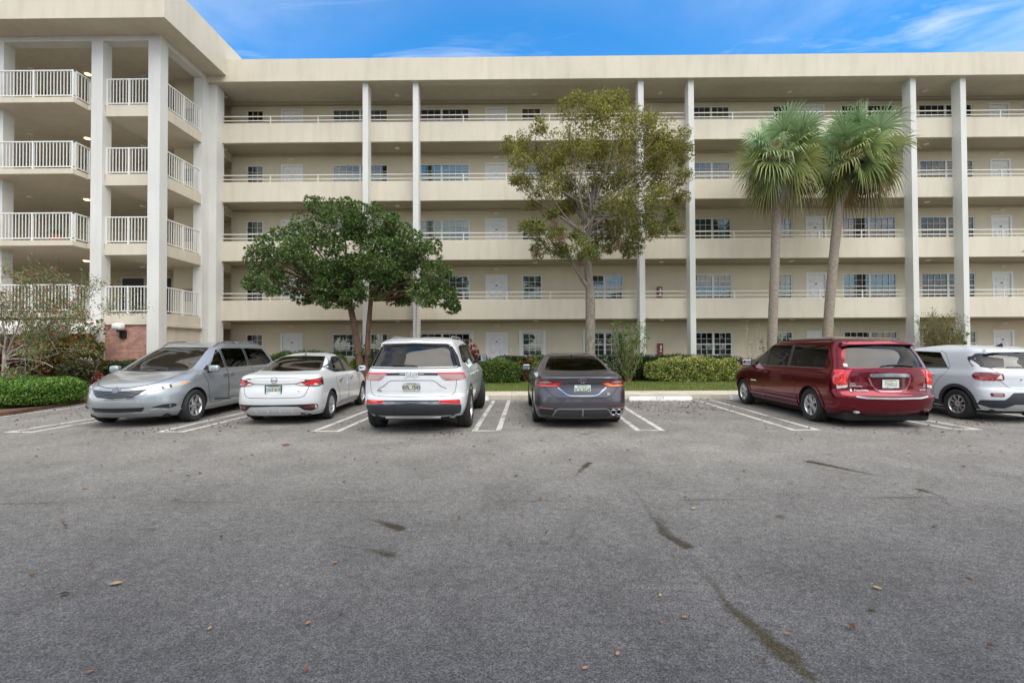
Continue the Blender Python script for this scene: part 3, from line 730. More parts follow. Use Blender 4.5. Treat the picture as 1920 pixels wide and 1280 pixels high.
def patch_bm(sh, kind, poly, off=.003, th=.006, step=.06, side=1):
    """a plate that lies on the body: poly in (x,z) for 'side', (y,z) for 'rear'/'front'"""
    bm = bmesh.new(); vs = [bm.verts.new((a, b, 0)) for a, b in poly]; bm.faces.new(vs)
    xs_ = [a for a, b in poly]; ys_ = [b for a, b in poly]
    for ax_, lo, hi in ((0, min(xs_), max(xs_)), (1, min(ys_), max(ys_))):
        nn = int((hi - lo) / step)
        for i in range(1, nn + 1):
            c = lo + (hi - lo) * i / (nn + 1); no = (1, 0, 0) if ax_ == 0 else (0, 1, 0); co = (c, 0, 0) if ax_ == 0 else (0, c, 0)
            bmesh.ops.bisect_plane(bm, geom=bm.verts[:] + bm.edges[:] + bm.faces[:], plane_co=co, plane_no=no, dist=1e-5)
    def S(a, b, d):
        if kind == 'side': return Vector((a, side * (sh.y(a, b) + d), b))
        if kind == 'rear': return Vector((sh.rear(a, b) - d, a, b))
        return Vector((sh.front(a, b) + d, a, b))
    bm.verts.index_update(); P = [(v.co.x, v.co.y) for v in bm.verts]
    nv = len(P); V = [S(a, b, off) for a, b in P] + [S(a, b, off - th) for a, b in P]
    F = []
    for f in bm.faces:
        t = [v.index for v in f.verts]; F.append(tuple(t)); F.append(tuple(i + nv for i in reversed(t)))
    for e in bm.edges:
        if len(e.link_faces) == 1: a, b = e.verts[0].index, e.verts[1].index; F.append((a, b, b + nv, a + nv))
    bm.free(); return V, F
def rounded(poly, r=.03, n=3):
    """round the corners of a 2D polygon"""
    out_ = []; L = len(poly)
    for i in range(L):
        p0, p1, p2 = Vector(poly[i - 1]), Vector(poly[i]), Vector(poly[(i + 1) % L]); a = (p0 - p1); b = (p2 - p1)
        q = min(r, a.length * .45, b.length * .45); a = p1 + a.normalized() * q; b = p1 + b.normalized() * q
        for k in range(n + 1): t = k / n; out_.append(tuple(a * (1 - t) ** 2 + p1 * 2 * t * (1 - t) + b * t * t))
    return out_
def ribbon(pts, wd):
    """2D polyline to a thin closed polygon"""
    P = [Vector(p) for p in pts]; l = []; r = []
    for i, p in enumerate(P):
        d = (P[min(i + 1, len(P) - 1)] - P[max(i - 1, 0)]).normalized(); nn = Vector((-d.y, d.x)) * wd / 2; l.append(tuple(p + nn)); r.append(tuple(p - nn))
    return l + r[::-1]

BLK = mat('black trim', (.018, .018, .02), .45); TYRE = mat('tyre rubber', (.022, .022, .022), .85, bump=.4, bscale=60); RIMM = mat('alloy', (.62, .62, .63), .28, .85)
INT = mat('car interior', (.11, .11, .112), .8); SEATG = mat('grey seat', (.26, .25, .24), .8); SEATD = mat('dark seat', (.05, .05, .052), .8); CHROME = mat('chrome', (.50, .50, .51), .16, 1)
LENS_R = mat('red lens', (.60, .012, .018), .12, coat=1, spec=.7); LENS_RD = mat('dark red lens', (.16, .008, .014), .15, coat=1); LENS_C = mat('clear lens', (.62, .60, .55), .12, coat=1); LENS_O = mat('amber lens', (.75, .20, .03), .15, coat=1)
LENS_P = mat('pinkish lens', (.36, .22, .21), .15, coat=1)
WELL = mat('wheel well', (.012, .012, .012), .95); GCLR = glass('clear car glass', (.80, .90, .85), .95, 0, 1.85); GSEE = glass('clear rear glass', (.88, .94, .90), .9, 0, 1.2); GWS = glass('bright windscreen', (.72, .84, .78), .95, 0, 2.5); GDRK = glass('privacy glass', (.03, .033, .038), .85, 0, 1.62); GMID = glass('tinted car glass', (.22, .28, .27), .95, 0, 1.85)
SIDEM = mat('dark plastic', (.035, .04, .048), .6)
def paint(name, col, metal=0.0, rough=.35): return mat(name, col, rough, metal, coat=1 if metal < .7 else .55)
def wheel(parent, x, y, r, wd, style, side, steer=0, rim=RIMM):
    """tyre > rim; side +1 = left wheel, its face looks to +y"""
    M = Matrix.Translation((x, y, r)) @ Matrix.Rotation(R(steer), 4, 'Z') @ Matrix.Rotation(R(-90 * side), 4, 'X')   # local z = outward
    h = wd / 2; rr = style['rr']
    m = MB(); m.lathe([(rr, -h + .01), (r - .03, -h), (r - .006, -h + .025), (r, -h + .05), (r, -.012), (r - .008, -.008), (r - .008, .008), (r, .012), (r, h - .05), (r - .006, h - .025), (r - .03, h), (rr + .025, h - .002), (rr + .005, h - .012), (rr, h - .03)], 48, M)
    t = m.build('tyre', TYRE, parent)
    m = MB(); f = h - .02
    m.lathe([(rr, -h + .02), (rr, f - .0), (rr - .012, f + .006), (rr - .022, f - .01), (rr - .03, -.0), (rr - .03, -h + .04)], 48, M)
    m.lathe([(.0, f - .005), (.035, f - .005), (.06, f - .02), (.065, f - .06)], 20, M)
    k = style['n']; tw = style.get('twin', 0)
    for i in range(k):
        for o_ in ((-tw, tw) if tw else (0,)):
            a = 2 * PI * i / k; w0, w1 = style['w']
            sp = [(.04, -w0, f - .045), (.04, w0, f - .045), (rr - .02, w1 + o_ + style.get('sk', 0), f - .035), (rr - .02, -w1 + o_ + style.get('sk', 0), f - .035)]
            sp2 = [(q[0], q[1] * .8 if abs(q[1]) < .1 else q[1], q[2] + .035 - .01 * (q[0] < .1)) for q in sp]
            Rm = M @ Matrix.Rotation(a, 4, 'Z'); v = [Rm @ Vector(q) for q in sp + sp2]
            m.add(v, [(0, 1, 2, 3), (7, 6, 5, 4), (0, 4, 5, 1), (1, 5, 6, 2), (2, 6, 7, 3), (3, 7, 4, 0)])
    o = m.build('rim', rim, t)
    m = MB(); m.lathe([(0, f - .09), (rr - .03, f - .09), (rr - .03, f - .1)], 32, M); m.build('brake_disc', mat('dark steel', (.06, .06, .06), .5, .6), t)
    return t
def bool_diff(o, c):
    md = o.modifiers.new('b', 'BOOLEAN'); md.operation = 'DIFFERENCE'; md.object = c; md.solver = 'EXACT'
    if hasattr(md, 'material_mode'): md.material_mode = 'TRANSFER'
    dg = bpy.context.evaluated_depsgraph_get(); me = bpy.data.meshes.new_from_object(o.evaluated_get(dg)); o.modifiers.clear()
    old = o.data; o.data = me; bpy.data.meshes.remove(old); bpy.data.objects.remove(c)
def clean(o):
    bm = bmesh.new(); bm.from_mesh(o.data); bmesh.ops.remove_doubles(bm, verts=bm.verts, dist=2e-5); bmesh.ops.triangulate(bm, faces=bm.faces); bmesh.ops.recalc_face_normals(bm, faces=bm.faces)
    bad = [e for e in bm.edges if len(e.link_faces) != 2]
    if bad: bmesh.ops.holes_fill(bm, edges=bad, sides=8)
    bm.to_mesh(o.data); bm.free()
def make_body(root, sh, pmat, wheels, wr, wins, cab):
    """body shell: hollow cabin, real window openings and wheel arches"""
    zs = sorted(set([round(z, 4) for z in np.linspace(sh.z0, sh.z1 - .12, 60)] + [round(sh.z1 - .12 + .12 * math.sin(t), 4) for t in np.linspace(0, PI / 2, 16)]))
    V, F = sh.solid(zs); b = mk('body', V, F, pmat, root); clean(b)
    zc0, cf, cr = cab; V, F = sh.solid(list(np.linspace(zc0, sh.z1 - .045, 26)), dx=.075, dw=.05, cf=cf, cr=cr, zoff=.035)
    c = mk('cut', V, F, INT); clean(c); bool_diff(b, c)
    # window openings: straight prisms from outside into the hollow cabin
    def prism3(m, pts0, pts1):
        n_ = len(pts0); m.add(list(pts0) + list(pts1), [tuple(range(n_)), tuple(reversed(range(n_, 2 * n_)))] + [(i, i + n_, (i + 1) % n_ + n_, (i + 1) % n_) for i in range(n_)])
    for grp in (('side',), ('rear', 'front')):
        m = MB()
        for kind, poly in wins:
            if kind not in grp: continue
            if kind == 'side':
                for s_ in (1, -1): prism3(m, [(x, s_ * 1.4, z) for x, z in poly], [(x, s_ * .2, z) for x, z in poly])
            else:
                yy = max(abs(a_) for a_, _ in poly); 
                if kind == 'rear': xa, xb = -.5, max(sh.rear(a_, q_) for a_, q_ in poly) + .45
                else: xa, xb = sh.L + .5, min(sh.front(a_, q_) for a_, q_ in poly) - .45
                prism3(m, [(xa, y, z) for y, z in poly], [(xb, y, z) for y, z in poly])
        if not m.v: continue
        c = m.build('cut', BLK)
        bmm = bmesh.new(); bmm.from_mesh(c.data); bmesh.ops.triangulate(bmm, faces=bmm.faces); bmesh.ops.recalc_face_normals(bmm, faces=bmm.faces); bmm.to_mesh(c.data); bmm.free()
        bool_diff(b, c)
    m = MB()
    for x in wheels:
        for s_ in (1, -1):
            M = Matrix.Translation((x, s_ * (sh.w(wr) - .16), wr + .0)) @ Matrix.Rotation(R(90), 4, 'X')
            m.lathe([(0, -.20), (wr + .055, -.20), (wr + .055, .20), (0, .20)], 40, M)
    c = m.build('cut', WELL)
    bmm = bmesh.new(); bmm.from_mesh(c.data); bmesh.ops.remove_doubles(bmm, verts=bmm.verts, dist=1e-5); bmesh.ops.recalc_face_normals(bmm, faces=bmm.faces); bmm.to_mesh(c.data); bmm.free()
    bool_diff(b, c)
    me = b.data; bm = bmesh.new(); bm.from_mesh(me)
    for f in bm.faces: f.smooth = True
    for e in bm.edges:
        if len(e.link_faces) == 2 and (e.calc_face_angle(0) > R(32) or e.link_faces[0].material_index != e.link_faces[1].material_index): e.smooth = False
    bm.to_mesh(me); bm.free()
    return b
class Car:
    def __init__(s, name, label, cat, loc, rz, sh, pmat):
        s.root = thing(name, label, cat, loc, rz, None); s.sh = sh; s.p = pmat
    def plate(s, name, m, pieces, off=.004, th=.008, parent=None, step=.06, both=False, label=None):
        """pieces: list of (kind, polygon[, side]); both -> mirrored twin as a second object"""
        outs = []
        for mir in ((1, -1) if both else (1,)):
            mb = MB()
            for pc in pieces:
                kind, poly = pc[0], pc[1]; sd_ = pc[2] if len(pc) > 2 else 1
                if kind == 'side': V, F = patch_bm(s.sh, kind, poly, off, th, step, sd_ * mir)
                else: V, F = patch_bm(s.sh, kind, [(a * mir, b) for a, b in poly], off, th, step)
                mb.add(V, F, True)
            o = mb.build(name, m, parent or s.root); outs.append(o)
            if label: o['label'] = label
        return outs if both else outs[0]
    def seats(s, rows, zf, m, hd=True):
        for (x, ys_, wdt, hb) in rows:
            for y in ys_:
                k = MB(); k.rbox(x - .05, x + .45, y - wdt / 2, y + wdt / 2, zf, zf + .16, .06, 3)
                Mx = Matrix.Translation((x, y, zf + .1)) @ Matrix.Rotation(R(-14), 4, 'Y'); k.rbox(-.14, .02, -wdt / 2, wdt / 2, 0, hb, .07, 3, Mx)
                if hd: k.rbox(-.12, -.02, -.14, .14, hb + .03, hb + .21, .05, 3, Mx)
                k.build('seat', m, s.root)
    def dash(s, x, z, w):
        k = MB(); k.rbox(x, x + .45, -w, w, z - .35, z, .1, 3); k.build('dashboard', INT, s.root)
        k = MB(); pts = [(x - .12 + .05 * math.sin(t) * .5, .36 + .18 * math.cos(t), z + .02 + .17 * math.sin(t)) for t in np.linspace(0, 2 * PI, 24, endpoint=False)]
        k.tube(pts, .014, 6, closed=True); k.tube([(x - .12, .36, z + .02), (x + .1, .36, z - .05)], .03, 6); k.build('steering_wheel', BLK, s.root)
    def mirror(s, x, z, m, w=.24, h=.16, glassy=True):
        for sd_ in (1, -1):
            y0 = s.sh.y(x, z); k = MB()
            k.rbox(x - .02, x + .12, sd_ * (y0 + .15) - w / 2, sd_ * (y0 + .16) + w / 2, z, z + h, .05, 3)
            o = k.build('side_mirror', m, s.root)
            MB().rbox(x + .0, x + .06, min(sd_ * (y0 - .02), sd_ * (y0 + .08)), max(sd_ * (y0 - .02), sd_ * (y0 + .08)), z - .01, z + .05, .015, 2).build('mirror_arm', BLK, o)
            MB().rbox(x - .026, x - .019, sd_ * (y0 + .16) - w / 2 + .025, sd_ * (y0 + .16) + w / 2 - .025, z + .02, z + h - .02, .003, 1).build('mirror_glass', mat('mirror', (.75, .82, .85), .03, 1), o)
    def handles(s, xs_, z, m, w=.2):
        for x in xs_:
            for sd_ in (1, -1):
                y = s.sh.y(x, z); k = MB(); a, b = sorted((sd_ * (y + .008), sd_ * (y + .045)))
                k.rbox(x - w / 2, x + w / 2, a, b, z - .015, z + .018, .012, 2); o = k.build('door_handle', m, s.root)
    def under(s, x0, x1, w, z0=.17, z1=.34):
        MB().rbox(x0, x1, -w, w, z0, z1, .05, 2).build('underbody', WELL, s.root)
    def wipe(s, pts, m=BLK): MB().tube(pts, .011, 6).build('wiper', m, s.root)
    def lplate(s, z, xoff, txt, tcol, cols, tilt=8, frame=None, y=0):
        """number plate at the rear: blank, state art in the middle, characters"""
        x = s.sh.rear(y, z) - xoff; M = Matrix.Translation((x, y, z)) @ Matrix.Rotation(R(-90), 4, 'Z') @ Matrix.Rotation(R(90 + 0), 4, 'X') @ Matrix.Rotation(R(-tilt * 0), 4, 'X')
        # local: x = across as read from behind, y = up, z = towards the reader
        k = MB(); k.rbox(-.155, .155, -.078, .078, -.008, .0, .003, 1, M); p_ = k.build('licence_plate', mat('plate ' + str(cols[0]), cols[0], .45, var=.25, vscale=28), s.root)
        k = MB(); k.lathe([(0, .0015), (.034, .0012), (.04, .0)], 16, M @ Matrix.Scale(1.2, 4, (0, 1, 0))); k.build('plate_emblem', mat('plate art ' + str(cols[1]), cols[1], .5, var=.4, vscale=40), p_)
        k = MB(); k.box(-.10, .10, .052, .066, .0005, .0015, M); k.build('plate_band', mat('plate band', tcol, .5, var=.5, vscale=60), p_)
        text_obj('plate_number', txt, .095, mat('plate ink ' + str(tcol), tcol, .5), p_, M @ Matrix.Translation((0, -.01, .002)) @ Matrix.Scale(.88, 4, (1, 0, 0)), .001, bold=.002)
        if frame:
            k = MB()
            for q in ((-.168, -.15, -.09, .09), (.15, .168, -.09, .09), (-.15, .15, -.09, -.074), (-.15, .15, .074, .09)): k.box(q[0], q[1], q[2], q[3], -.006, .006, M)
            k.build('plate_frame', frame, p_)
        return p_
    def text_rear(s, txt, y, z, size, m, name='badge', sx=1.0, off=.006, bold=.0):
        x = s.sh.rear(y, z) - off; dy = .02; t = math.atan2(s.sh.rear(y + dy, z) - s.sh.rear(y - dy, z), 2 * dy)
        M = Matrix.Translation((x, y, z)) @ Matrix.Rotation(R(-90) - t, 4, 'Z') @ Matrix.Rotation(R(90), 4, 'X') @ Matrix.Scale(sx, 4, (1, 0, 0))
        return text_obj(name, txt, size, m, s.root, M, .002, bold=bold)
def ovals(car, kind, y, z, w, h, m, face='rear', off=.008):
    """three-oval emblem"""
    fn = car.sh.rear if face == 'rear' else car.sh.front; sg = -1 if face == 'rear' else 1
    def ring(a, b, cz, r): return [(fn(y + a * math.cos(t), z + cz + b * math.sin(t)) + sg * off, y + a * math.cos(t), z + cz + b * math.sin(t)) for t in np.linspace(0, 2 * PI, 28, endpoint=False)]
    k = MB()
    if kind == 'ovals':
        k.tube(ring(w, h, 0, 0), .008, 6, closed=True); k.tube(ring(w * .34, h * .97, 0, 0), .006, 6, closed=True); k.tube(ring(w * .72, h * .42, h * .42, 0), .006, 6, closed=True)
    else:
        k.tube(ring(w, h, 0, 0), .007, 6, closed=True); k.tube([(fn(y + q, z) + sg * (off + .003), y + q, z) for q in (-w * 1.15, 0, w * 1.15)], .011, 6)
    return k.build('emblem', m, car.root)
def arc_poly(cx, cz, r0, r1, a0, a1, n=16):
    p = [(cx + r1 * math.cos(R(a0 + (a1 - a0) * i / n)), cz + r1 * math.sin(R(a0 + (a1 - a0) * i / n))) for i in range(n + 1)]
    q = [(cx + r0 * math.cos(R(a1 - (a1 - a0) * i / n)), cz + r0 * math.sin(R(a1 - (a1 - a0) * i / n))) for i in range(n + 1)]
    return p + q
mir = lambda P: [(-a, b) for a, b in P][::-1]
def sym(P):                                   # right half polygon (y>=0 going round) to a full symmetric one
    return P + [(-a, b) for a, b in reversed(P) if abs(a) > 1e-6]

# ---------------- 1 silver minivan (nose towards us) -------------------------------------------
def car_silver():
    sh = Shape(W=[(.20, .90), (.30, .955), (.45, .985), (.62, .992), (.85, .985), (1.0, .965), (1.10, .93), (1.35, .845), (1.56, .755), (1.65, .70), (1.71, .61), (1.745, .48), (1.76, .34)],
               XR=[(.20, .14), (.35, .03), (.6, .0), (.85, .04), (1.05, .07), (1.35, .20), (1.60, .36), (1.70, .55), (1.76, 1.1)],
               XF=[(.20, 4.90), (.30, 5.02), (.50, 5.085), (.62, 5.075), (.74, 5.03), (.84, 4.95), (.91, 4.82), (.97, 4.60), (1.03, 4.32), (1.09, 4.02), (1.16, 3.86), (1.40, 3.42), (1.60, 3.02), (1.68, 2.78), (1.73, 2.45), (1.76, 2.0)],
               LR=[(.2, .4), (1.0, .32), (1.76, .35)], LF=[(.2, .75), (.6, .95), (.85, .95), (.95, .75), (1.05, .40), (1.2, .36), (1.6, .40), (1.76, .6)], PR=2.7, PF=[(.2, 2.25), (.95, 2.25), (1.1, 3.0), (1.76, 3.0)], taper=(.015, .04))
    P = paint('silver paint', (.36, .385, .41), .6, .30)
    c = Car('minivan', 'silver minivan parked nose out beside the clipped green hedge', 'car', (0, 0, 0), 0, sh, P)
    belt = lambda x: 1.06 + .02 * (4 - x) / 4
    w1 = rounded([(2.92, 1.12), (3.54, 1.10), (3.42, 1.23), (3.16, 1.43), (2.98, 1.545), (2.92, 1.56)], .03); w1b = rounded([(3.60, 1.10), (3.76, 1.10), (3.55, 1.21)], .015)
    w2 = rounded([(1.86, 1.12), (2.84, 1.12), (2.82, 1.58), (1.86, 1.59)], .05); w3 = rounded([(.50, 1.20), (.75, 1.13), (1.76, 1.12), (1.76, 1.59), (.78, 1.57)], .06)
    fw = rounded(sym([(0, 1.10), (.72, 1.13), (.66, 1.35), (.56, 1.60), (0, 1.615)]), .03); rw = rounded(sym([(0, 1.12), (.72, 1.14), (.62, 1.55), (0, 1.57)]), .05)
    wr = .345; make_body(c.root, sh, P, (1.07, 4.10), wr, [('side', w1), ('side', w2), ('side', w3), ('front', fw), ('rear', rw)], (.55, lambda z: 3.9 if z < 1.1 else 9, lambda z: .35))
    c.plate('windshield', GWS, [('front', fw)], off=-.012, th=.004); c.plate('rear_window', GDRK, [('rear', rw)], off=-.012, th=.004)
    c.plate('side_window', GCLR, [('side', w1)], off=-.01, th=.004, both=True); c.plate('quarter_trim', BLK, [('side', w1b)], off=.006, th=.012, both=True, step=.03)
    c.plate('side_window', GDRK, [('side', w2)], off=-.008, th=.004, both=True); c.plate('side_window', GDRK, [('side', w3)], off=-.008, th=.004, both=True)
    for pl in ([(2.90, 1.12), (2.86, 1.12), (2.84, 1.58), (2.88, 1.57)], [(1.84, 1.12), (1.78, 1.12), (1.78, 1.59), (1.84, 1.59)]): c.plate('pillar_trim', BLK, [('side', pl)], both=True)
    seam = [('side', ribbon(q, .012)) for q in ([(2.88, 1.10), (2.88, .42), (3.1, .34), (3.55, .34), (3.62, .42), (3.68, .80), (3.86, 1.08)], [(2.86, 1.10), (2.86, .42), (1.9, .34), (1.55, .42), (1.50, .75), (1.78, 1.10)], [(1.05, 1.035), (1.78, 1.045)])]
    c.plate('door_seam', BLK, seam, off=.0015, th=.004, both=True)
    c.plate('bonnet_seam', BLK, [('front', ribbon([(-.80, 1.08), (-.66, .93), (-.50, .845), (-.2, .80), (0, .79), (.2, .80), (.50, .845), (.66, .93), (.80, 1.08)], .012))], off=.0015, th=.004)
    gr = rounded(sym([(0, .60), (.33, .61), (.40, .66), (.52, .765), (.12, .735), (0, .715)]), .02)
    g = c.plate('grille', BLK, [('front', gr)], off=.010, th=.02)
    for i in range(5):
        z = .628 + i * .027; hw = .36 + i * .032
        MB().tube([(sh.front(y, z + .012 * abs(y) / hw) + .016, y, z + .012 * (abs(y) / hw) ** 2) for y in np.linspace(-hw, hw, 15)], .0065, 6).build('grille_bar', mat('grille bar', (.16, .17, .19), .3, .6), g)
    for s_ in (1, -1):
        c.plate('chrome_trim', CHROME, [('front', [(s_ * a, b) for a, b in ribbon([(.0, .592), (.35, .60), (.42, .65), (.58, .775)], .016)])], off=.014, th=.012)
        c.plate('grille_surround', P, [('front', [(s_ * a, b) for a, b in [(.44, .655), (.50, .66), (.68, .79), (.60, .79)]])], off=.016, th=.012)
    HL = rounded([(.62, .72), (.80, .765), (.94, .83), (.955, .90), (.86, .885), (.70, .815)], .03)
    for s_ in (1, -1):
        h = c.plate('headlight', mat('aged headlight lens', (.50, .48, .38), .1, coat=1), [('front', [(s_ * a, b) for a, b in HL])], off=.012, th=.015, step=.04)
        M = lambda y, z: Matrix.Translation((sh.front(y, z) + .012, s_ * y, z)) @ Matrix.Rotation(R(90), 4, 'Y')
        MB().lathe([(.0, .012), (.03, .008), (.036, 0)], 14, M(.80, .81)).build('lamp', mat('lamp core', (.16, .16, .17), .2, .7), h); MB().lathe([(0, .012), (.028, .008), (.034, 0)], 14, M(.72, .785)).build('lamp', CHROME, h)
        c.plate('indicator', LENS_O, [('front', [(s_ * a, b) for a, b in rounded([(.885, .835), (.935, .85), (.945, .89), (.90, .875)], .01)])], off=.016, th=.01, parent=h)
        fr = c.plate('fog_light_recess', BLK, [('front', [(s_ * a, b) for a, b in rounded([(.60, .40), (.82, .36), (.90, .40), (.88, .455), (.76, .45)], .02)])], off=.004, th=.01)
        MB().lathe([(0, .012), (.03, .008), (.036, 0)], 14, Matrix.Translation((sh.front(.83, .405) + .006, s_ * .83, .405)) @ Matrix.Rotation(R(90), 4, 'Y')).build('fog_light', mat('fog lamp', (.10, .10, .11), .1, .3), fr)
        c.plate('bumper_crease', CHROME if 0 else P, [('front', [(s_ * a, b) for a, b in [(.56, .335), (.92, .31), (.92, .335), (.74, .38)]])], off=.016, th=.016)
    lg = rounded(sym([(0, .315), (.46, .325), (.52, .41), (0, .405)]), .02); c.plate('lower_grille', BLK, [('front', lg)], off=.005, th=.01)
    c.plate('bumper_lip', P, [('front', ribbon([(-.62, .26), (-.3, .275), (0, .28), (.3, .275), (.62, .26)], .05))], off=.015, th=.015)
    ovals(c, 'ovals', 0, .765, .072, .05, CHROME, 'front', .012)
    c.plate('number_plate_holder', BLK, [('front', [(-.02, .575), (.02, .575), (.02, .59), (-.02, .59)])], off=.006, th=.01)
    tl = rounded([(.72, .85), (.97, .88), (.97, 1.12), (.80, 1.10)], .03); c.plate('tail_light', LENS_R, [('rear', tl)], off=.008, th=.012, both=True)
    c.plate('tail_light_wing', LENS_R, [('side', rounded([(.10, .93), (.42, .98), (.38, 1.08), (.16, 1.12)], .02))], off=.008, th=.012, both=True)
    c.mirror(3.60, 1.04, P, .21, .16); c.handles((3.0, 2.72), .955, CHROME, .18)
    for s_ in (1, -1):
        for (xa, xb) in ((1.9, 2.85), (.85, 1.78)):
            pts = [(x, s_ * .60, sh.top(x, .60) + (.045 if 0 < i < 6 else .005)) for i, x in enumerate(np.linspace(xa, xb, 7))]; MB().tube(pts, .017, 8).build('roof_rail', mat('grey rail', (.14, .14, .15), .4), c.root)
        c.plate('sill_trim', BLK, [('side', [(2.75, .355), (3.45, .40), (3.42, .43), (2.80, .385)], s_)], off=.01, th=.01)
    c.wipe([(sh.front(y, 1.12) + .012, y, 1.115 + .02 * math.sin((y + .62) * 3)) for y in np.linspace(-.62, .0, 6)]); c.wipe([(sh.front(y, 1.12) + .012, y, 1.12 + .02 * math.sin(y * 3)) for y in np.linspace(.0, .62, 6)])
    c.plate('cowl', BLK, [('front', ribbon([(-.70, 1.11), (0, 1.085), (.70, 1.11)], .035))], off=.004, th=.008)
    st = dict(rr=.225, n=6, w=(.030, .034))
    for x, sg in ((1.07, 0), (4.10, 0)):
        for s_ in (1, -1): wheel(c.root, x, s_ * .875, wr, .225, st, s_, sg)
    c.under(.3, 4.7, .78); c.seats([(2.9, (.40, -.40), .5, .62), (2.0, (.42, -.42), .48, .62), (1.0, (.0,), 1.1, .55)], .62, SEATG); c.dash(3.42, 1.08, .78)
    MB().rbox(3.05, 3.08, -.12, .12, 1.48, 1.54, .01, 1).build('inside_mirror', BLK, c.root)
    MB().box(3.30, 3.31, -.62, -.28, 1.12, 1.40).build('sun_card', mat('white card', (.6, .66, .63), .8), c.root)
    return c
# ---------------- 2 white sedan ------------------------------------------------------------------
def car_versa():
    sh = Shape(W=[(.19, .79), (.30, .84), (.48, .868), (.66, .87), (.82, .86), (.93, .845), (1.0, .80), (1.06, .745), (1.20, .68), (1.33, .60), (1.40, .535), (1.44, .44), (1.46, .30)],
               XR=[(.19, .16), (.30, .05), (.50, .0), (.66, .015), (.80, .05), (.93, .06), (.985, .085), (1.02, .17), (1.045, .34), (1.065, .56), (1.12, .76), (1.30, 1.25), (1.39, 1.58), (1.44, 1.95), (1.46, 2.2)],
               XF=[(.19, 4.36), (.35, 4.46), (.55, 4.49), (.68, 4.45), (.78, 4.33), (.86, 4.05), (.93, 3.70), (.99, 3.42), (1.05, 3.28), (1.33, 2.78), (1.41, 2.55), (1.46, 2.25)],
               LR=[(.19, .40), (.8, .46), (1.0, .40), (1.1, .40), (1.46, .35)], LF=[(.19, .6), (.7, .8), (.95, .4), (1.05, .34), (1.46, .5)], PR=2.4, PF=[(.19, 2.3), (.85, 2.3), (1.0, 3), (1.46, 3)], taper=(.02, .03))
    P = paint('white sedan paint', (.62, .63, .64), 0, .4)
    c = Car('sedan', 'white four door sedan with red tail lights parked beside the silver minivan', 'car', (0, 0, 0), 0, sh, P)
    w1 = rounded([(2.28, 1.00), (3.22, .98), (3.05, 1.08), (2.72, 1.30), (2.30, 1.375)], .03); w2 = rounded([(1.42, 1.02), (2.20, 1.00), (2.22, 1.38), (1.84, 1.37), (1.55, 1.27)], .03); w3 = rounded([(1.12, 1.13), (1.34, 1.04), (1.44, 1.20)], .02)
    rw = rounded(sym([(0, 1.075), (.655, 1.085), (.58, 1.25), (.485, 1.385), (0, 1.40)]), .04); fw = rounded(sym([(0, 1.06), (.64, 1.07), (.53, 1.36), (0, 1.38)]), .04)
    wr = .312; make_body(c.root, sh, P, (1.0, 3.62), wr, [('side', w1), ('side', w2), ('rear', rw), ('front', fw)], (.50, lambda z: 3.2 if z < 1.06 else 9, lambda z: 1.25 if z < 1.03 else 0))
    c.plate('rear_window', GMID, [('rear', rw)], off=-.010, th=.004); c.plate('windshield', GCLR, [('front', fw)], off=-.010, th=.004)
    c.plate('side_window', GMID, [('side', w1)], off=-.008, th=.004, both=True); c.plate('side_window', GMID, [('side', w2)], off=-.008, th=.004, both=True)
    c.plate('pillar_trim', BLK, [('side', [(2.29, 1.0), (2.20, 1.0), (2.22, 1.385), (2.30, 1.38)])], both=True)
    c.plate('quarter_trim', SIDEM, [('side', rounded([(.98, 1.145), (1.40, 1.02), (1.44, 1.02), (1.56, 1.27), (1.86, 1.385), (1.66, 1.375), (1.30, 1.21)], .015))], off=.004, both=True)
    c.plate('door_seam', BLK, [('side', ribbon(q, .011)) for q in ([(2.24, 1.0), (2.24, .45), (2.3, .33), (3.1, .33), (3.2, .5), (3.28, .98)], [(2.24, .45), (2.2, .33), (1.62, .33), (1.5, .55), (1.35, .75), (1.33, 1.04)])], off=.0015, th=.004, both=True)
    c.plate('sill_trim', BLK, [('side', [(1.45, .285), (3.2, .285), (3.2, .30), (1.45, .30)])], off=.004, both=True)
    # tail lights: dark outline, red body, clear lower corner
    TLr = rounded([(.40, .845), (.52, .80), (.80, .775), (.85, .80), (.85, .925), (.70, .905), (.52, .885)], .015); TLs = rounded([(.16, .80), (.36, .79), (.29, .86), (.50, .955), (.48, .965), (.20, .925), (.14, .92)], .01)
    for s_ in (1, -1):
        o = c.plate('tail_light', BLK, [('rear', [(s_ * a, b) for a, b in TLr]), ('side', TLs, s_)], off=.006, th=.01, step=.03)
        c.plate('red_lens', LENS_R, [('rear', [(s_ * a, b) for a, b in rounded([(.50, .845), (.62, .815), (.83, .80), (.84, .91), (.70, .89), (.55, .872)], .015)]), ('side', rounded([(.18, .83), (.27, .86), (.46, .95), (.21, .915), (.16, .91)], .01), s_)], off=.010, th=.006, parent=o, step=.03)
        c.plate('clear_lens', LENS_C, [('rear', [(s_ * a, b) for a, b in rounded([(.43, .845), (.50, .815), (.60, .80), (.52, .86)], .008)]), ('side', rounded([(.18, .805), (.33, .80), (.26, .85), (.18, .825)], .008), s_)], off=.011, th=.006, parent=o, step=.03)
        c.plate('rear_reflector', LENS_RD, [('rear', [(s_ * a, b) for a, b in rounded([(.56, .335), (.76, .35), (.75, .40), (.60, .39)], .01)])], off=.010, th=.01)
    c.plate('bumper_insert', BLK, [('rear', rounded(sym([(0, .375), (.48, .375), (.56, .30), (.70, .28), (.80, .32), (.80, .415), (.7, .425), (0, .425)]), .02))], off=.004, th=.01)
    c.plate('bumper_skirt', mat('silver skirt', (.55, .56, .58), .4, .2), [('rear', rounded(sym([(0, .25), (.62, .25), (.56, .31), (.47, .375), (0, .39)]), .02))], off=.02, th=.03)
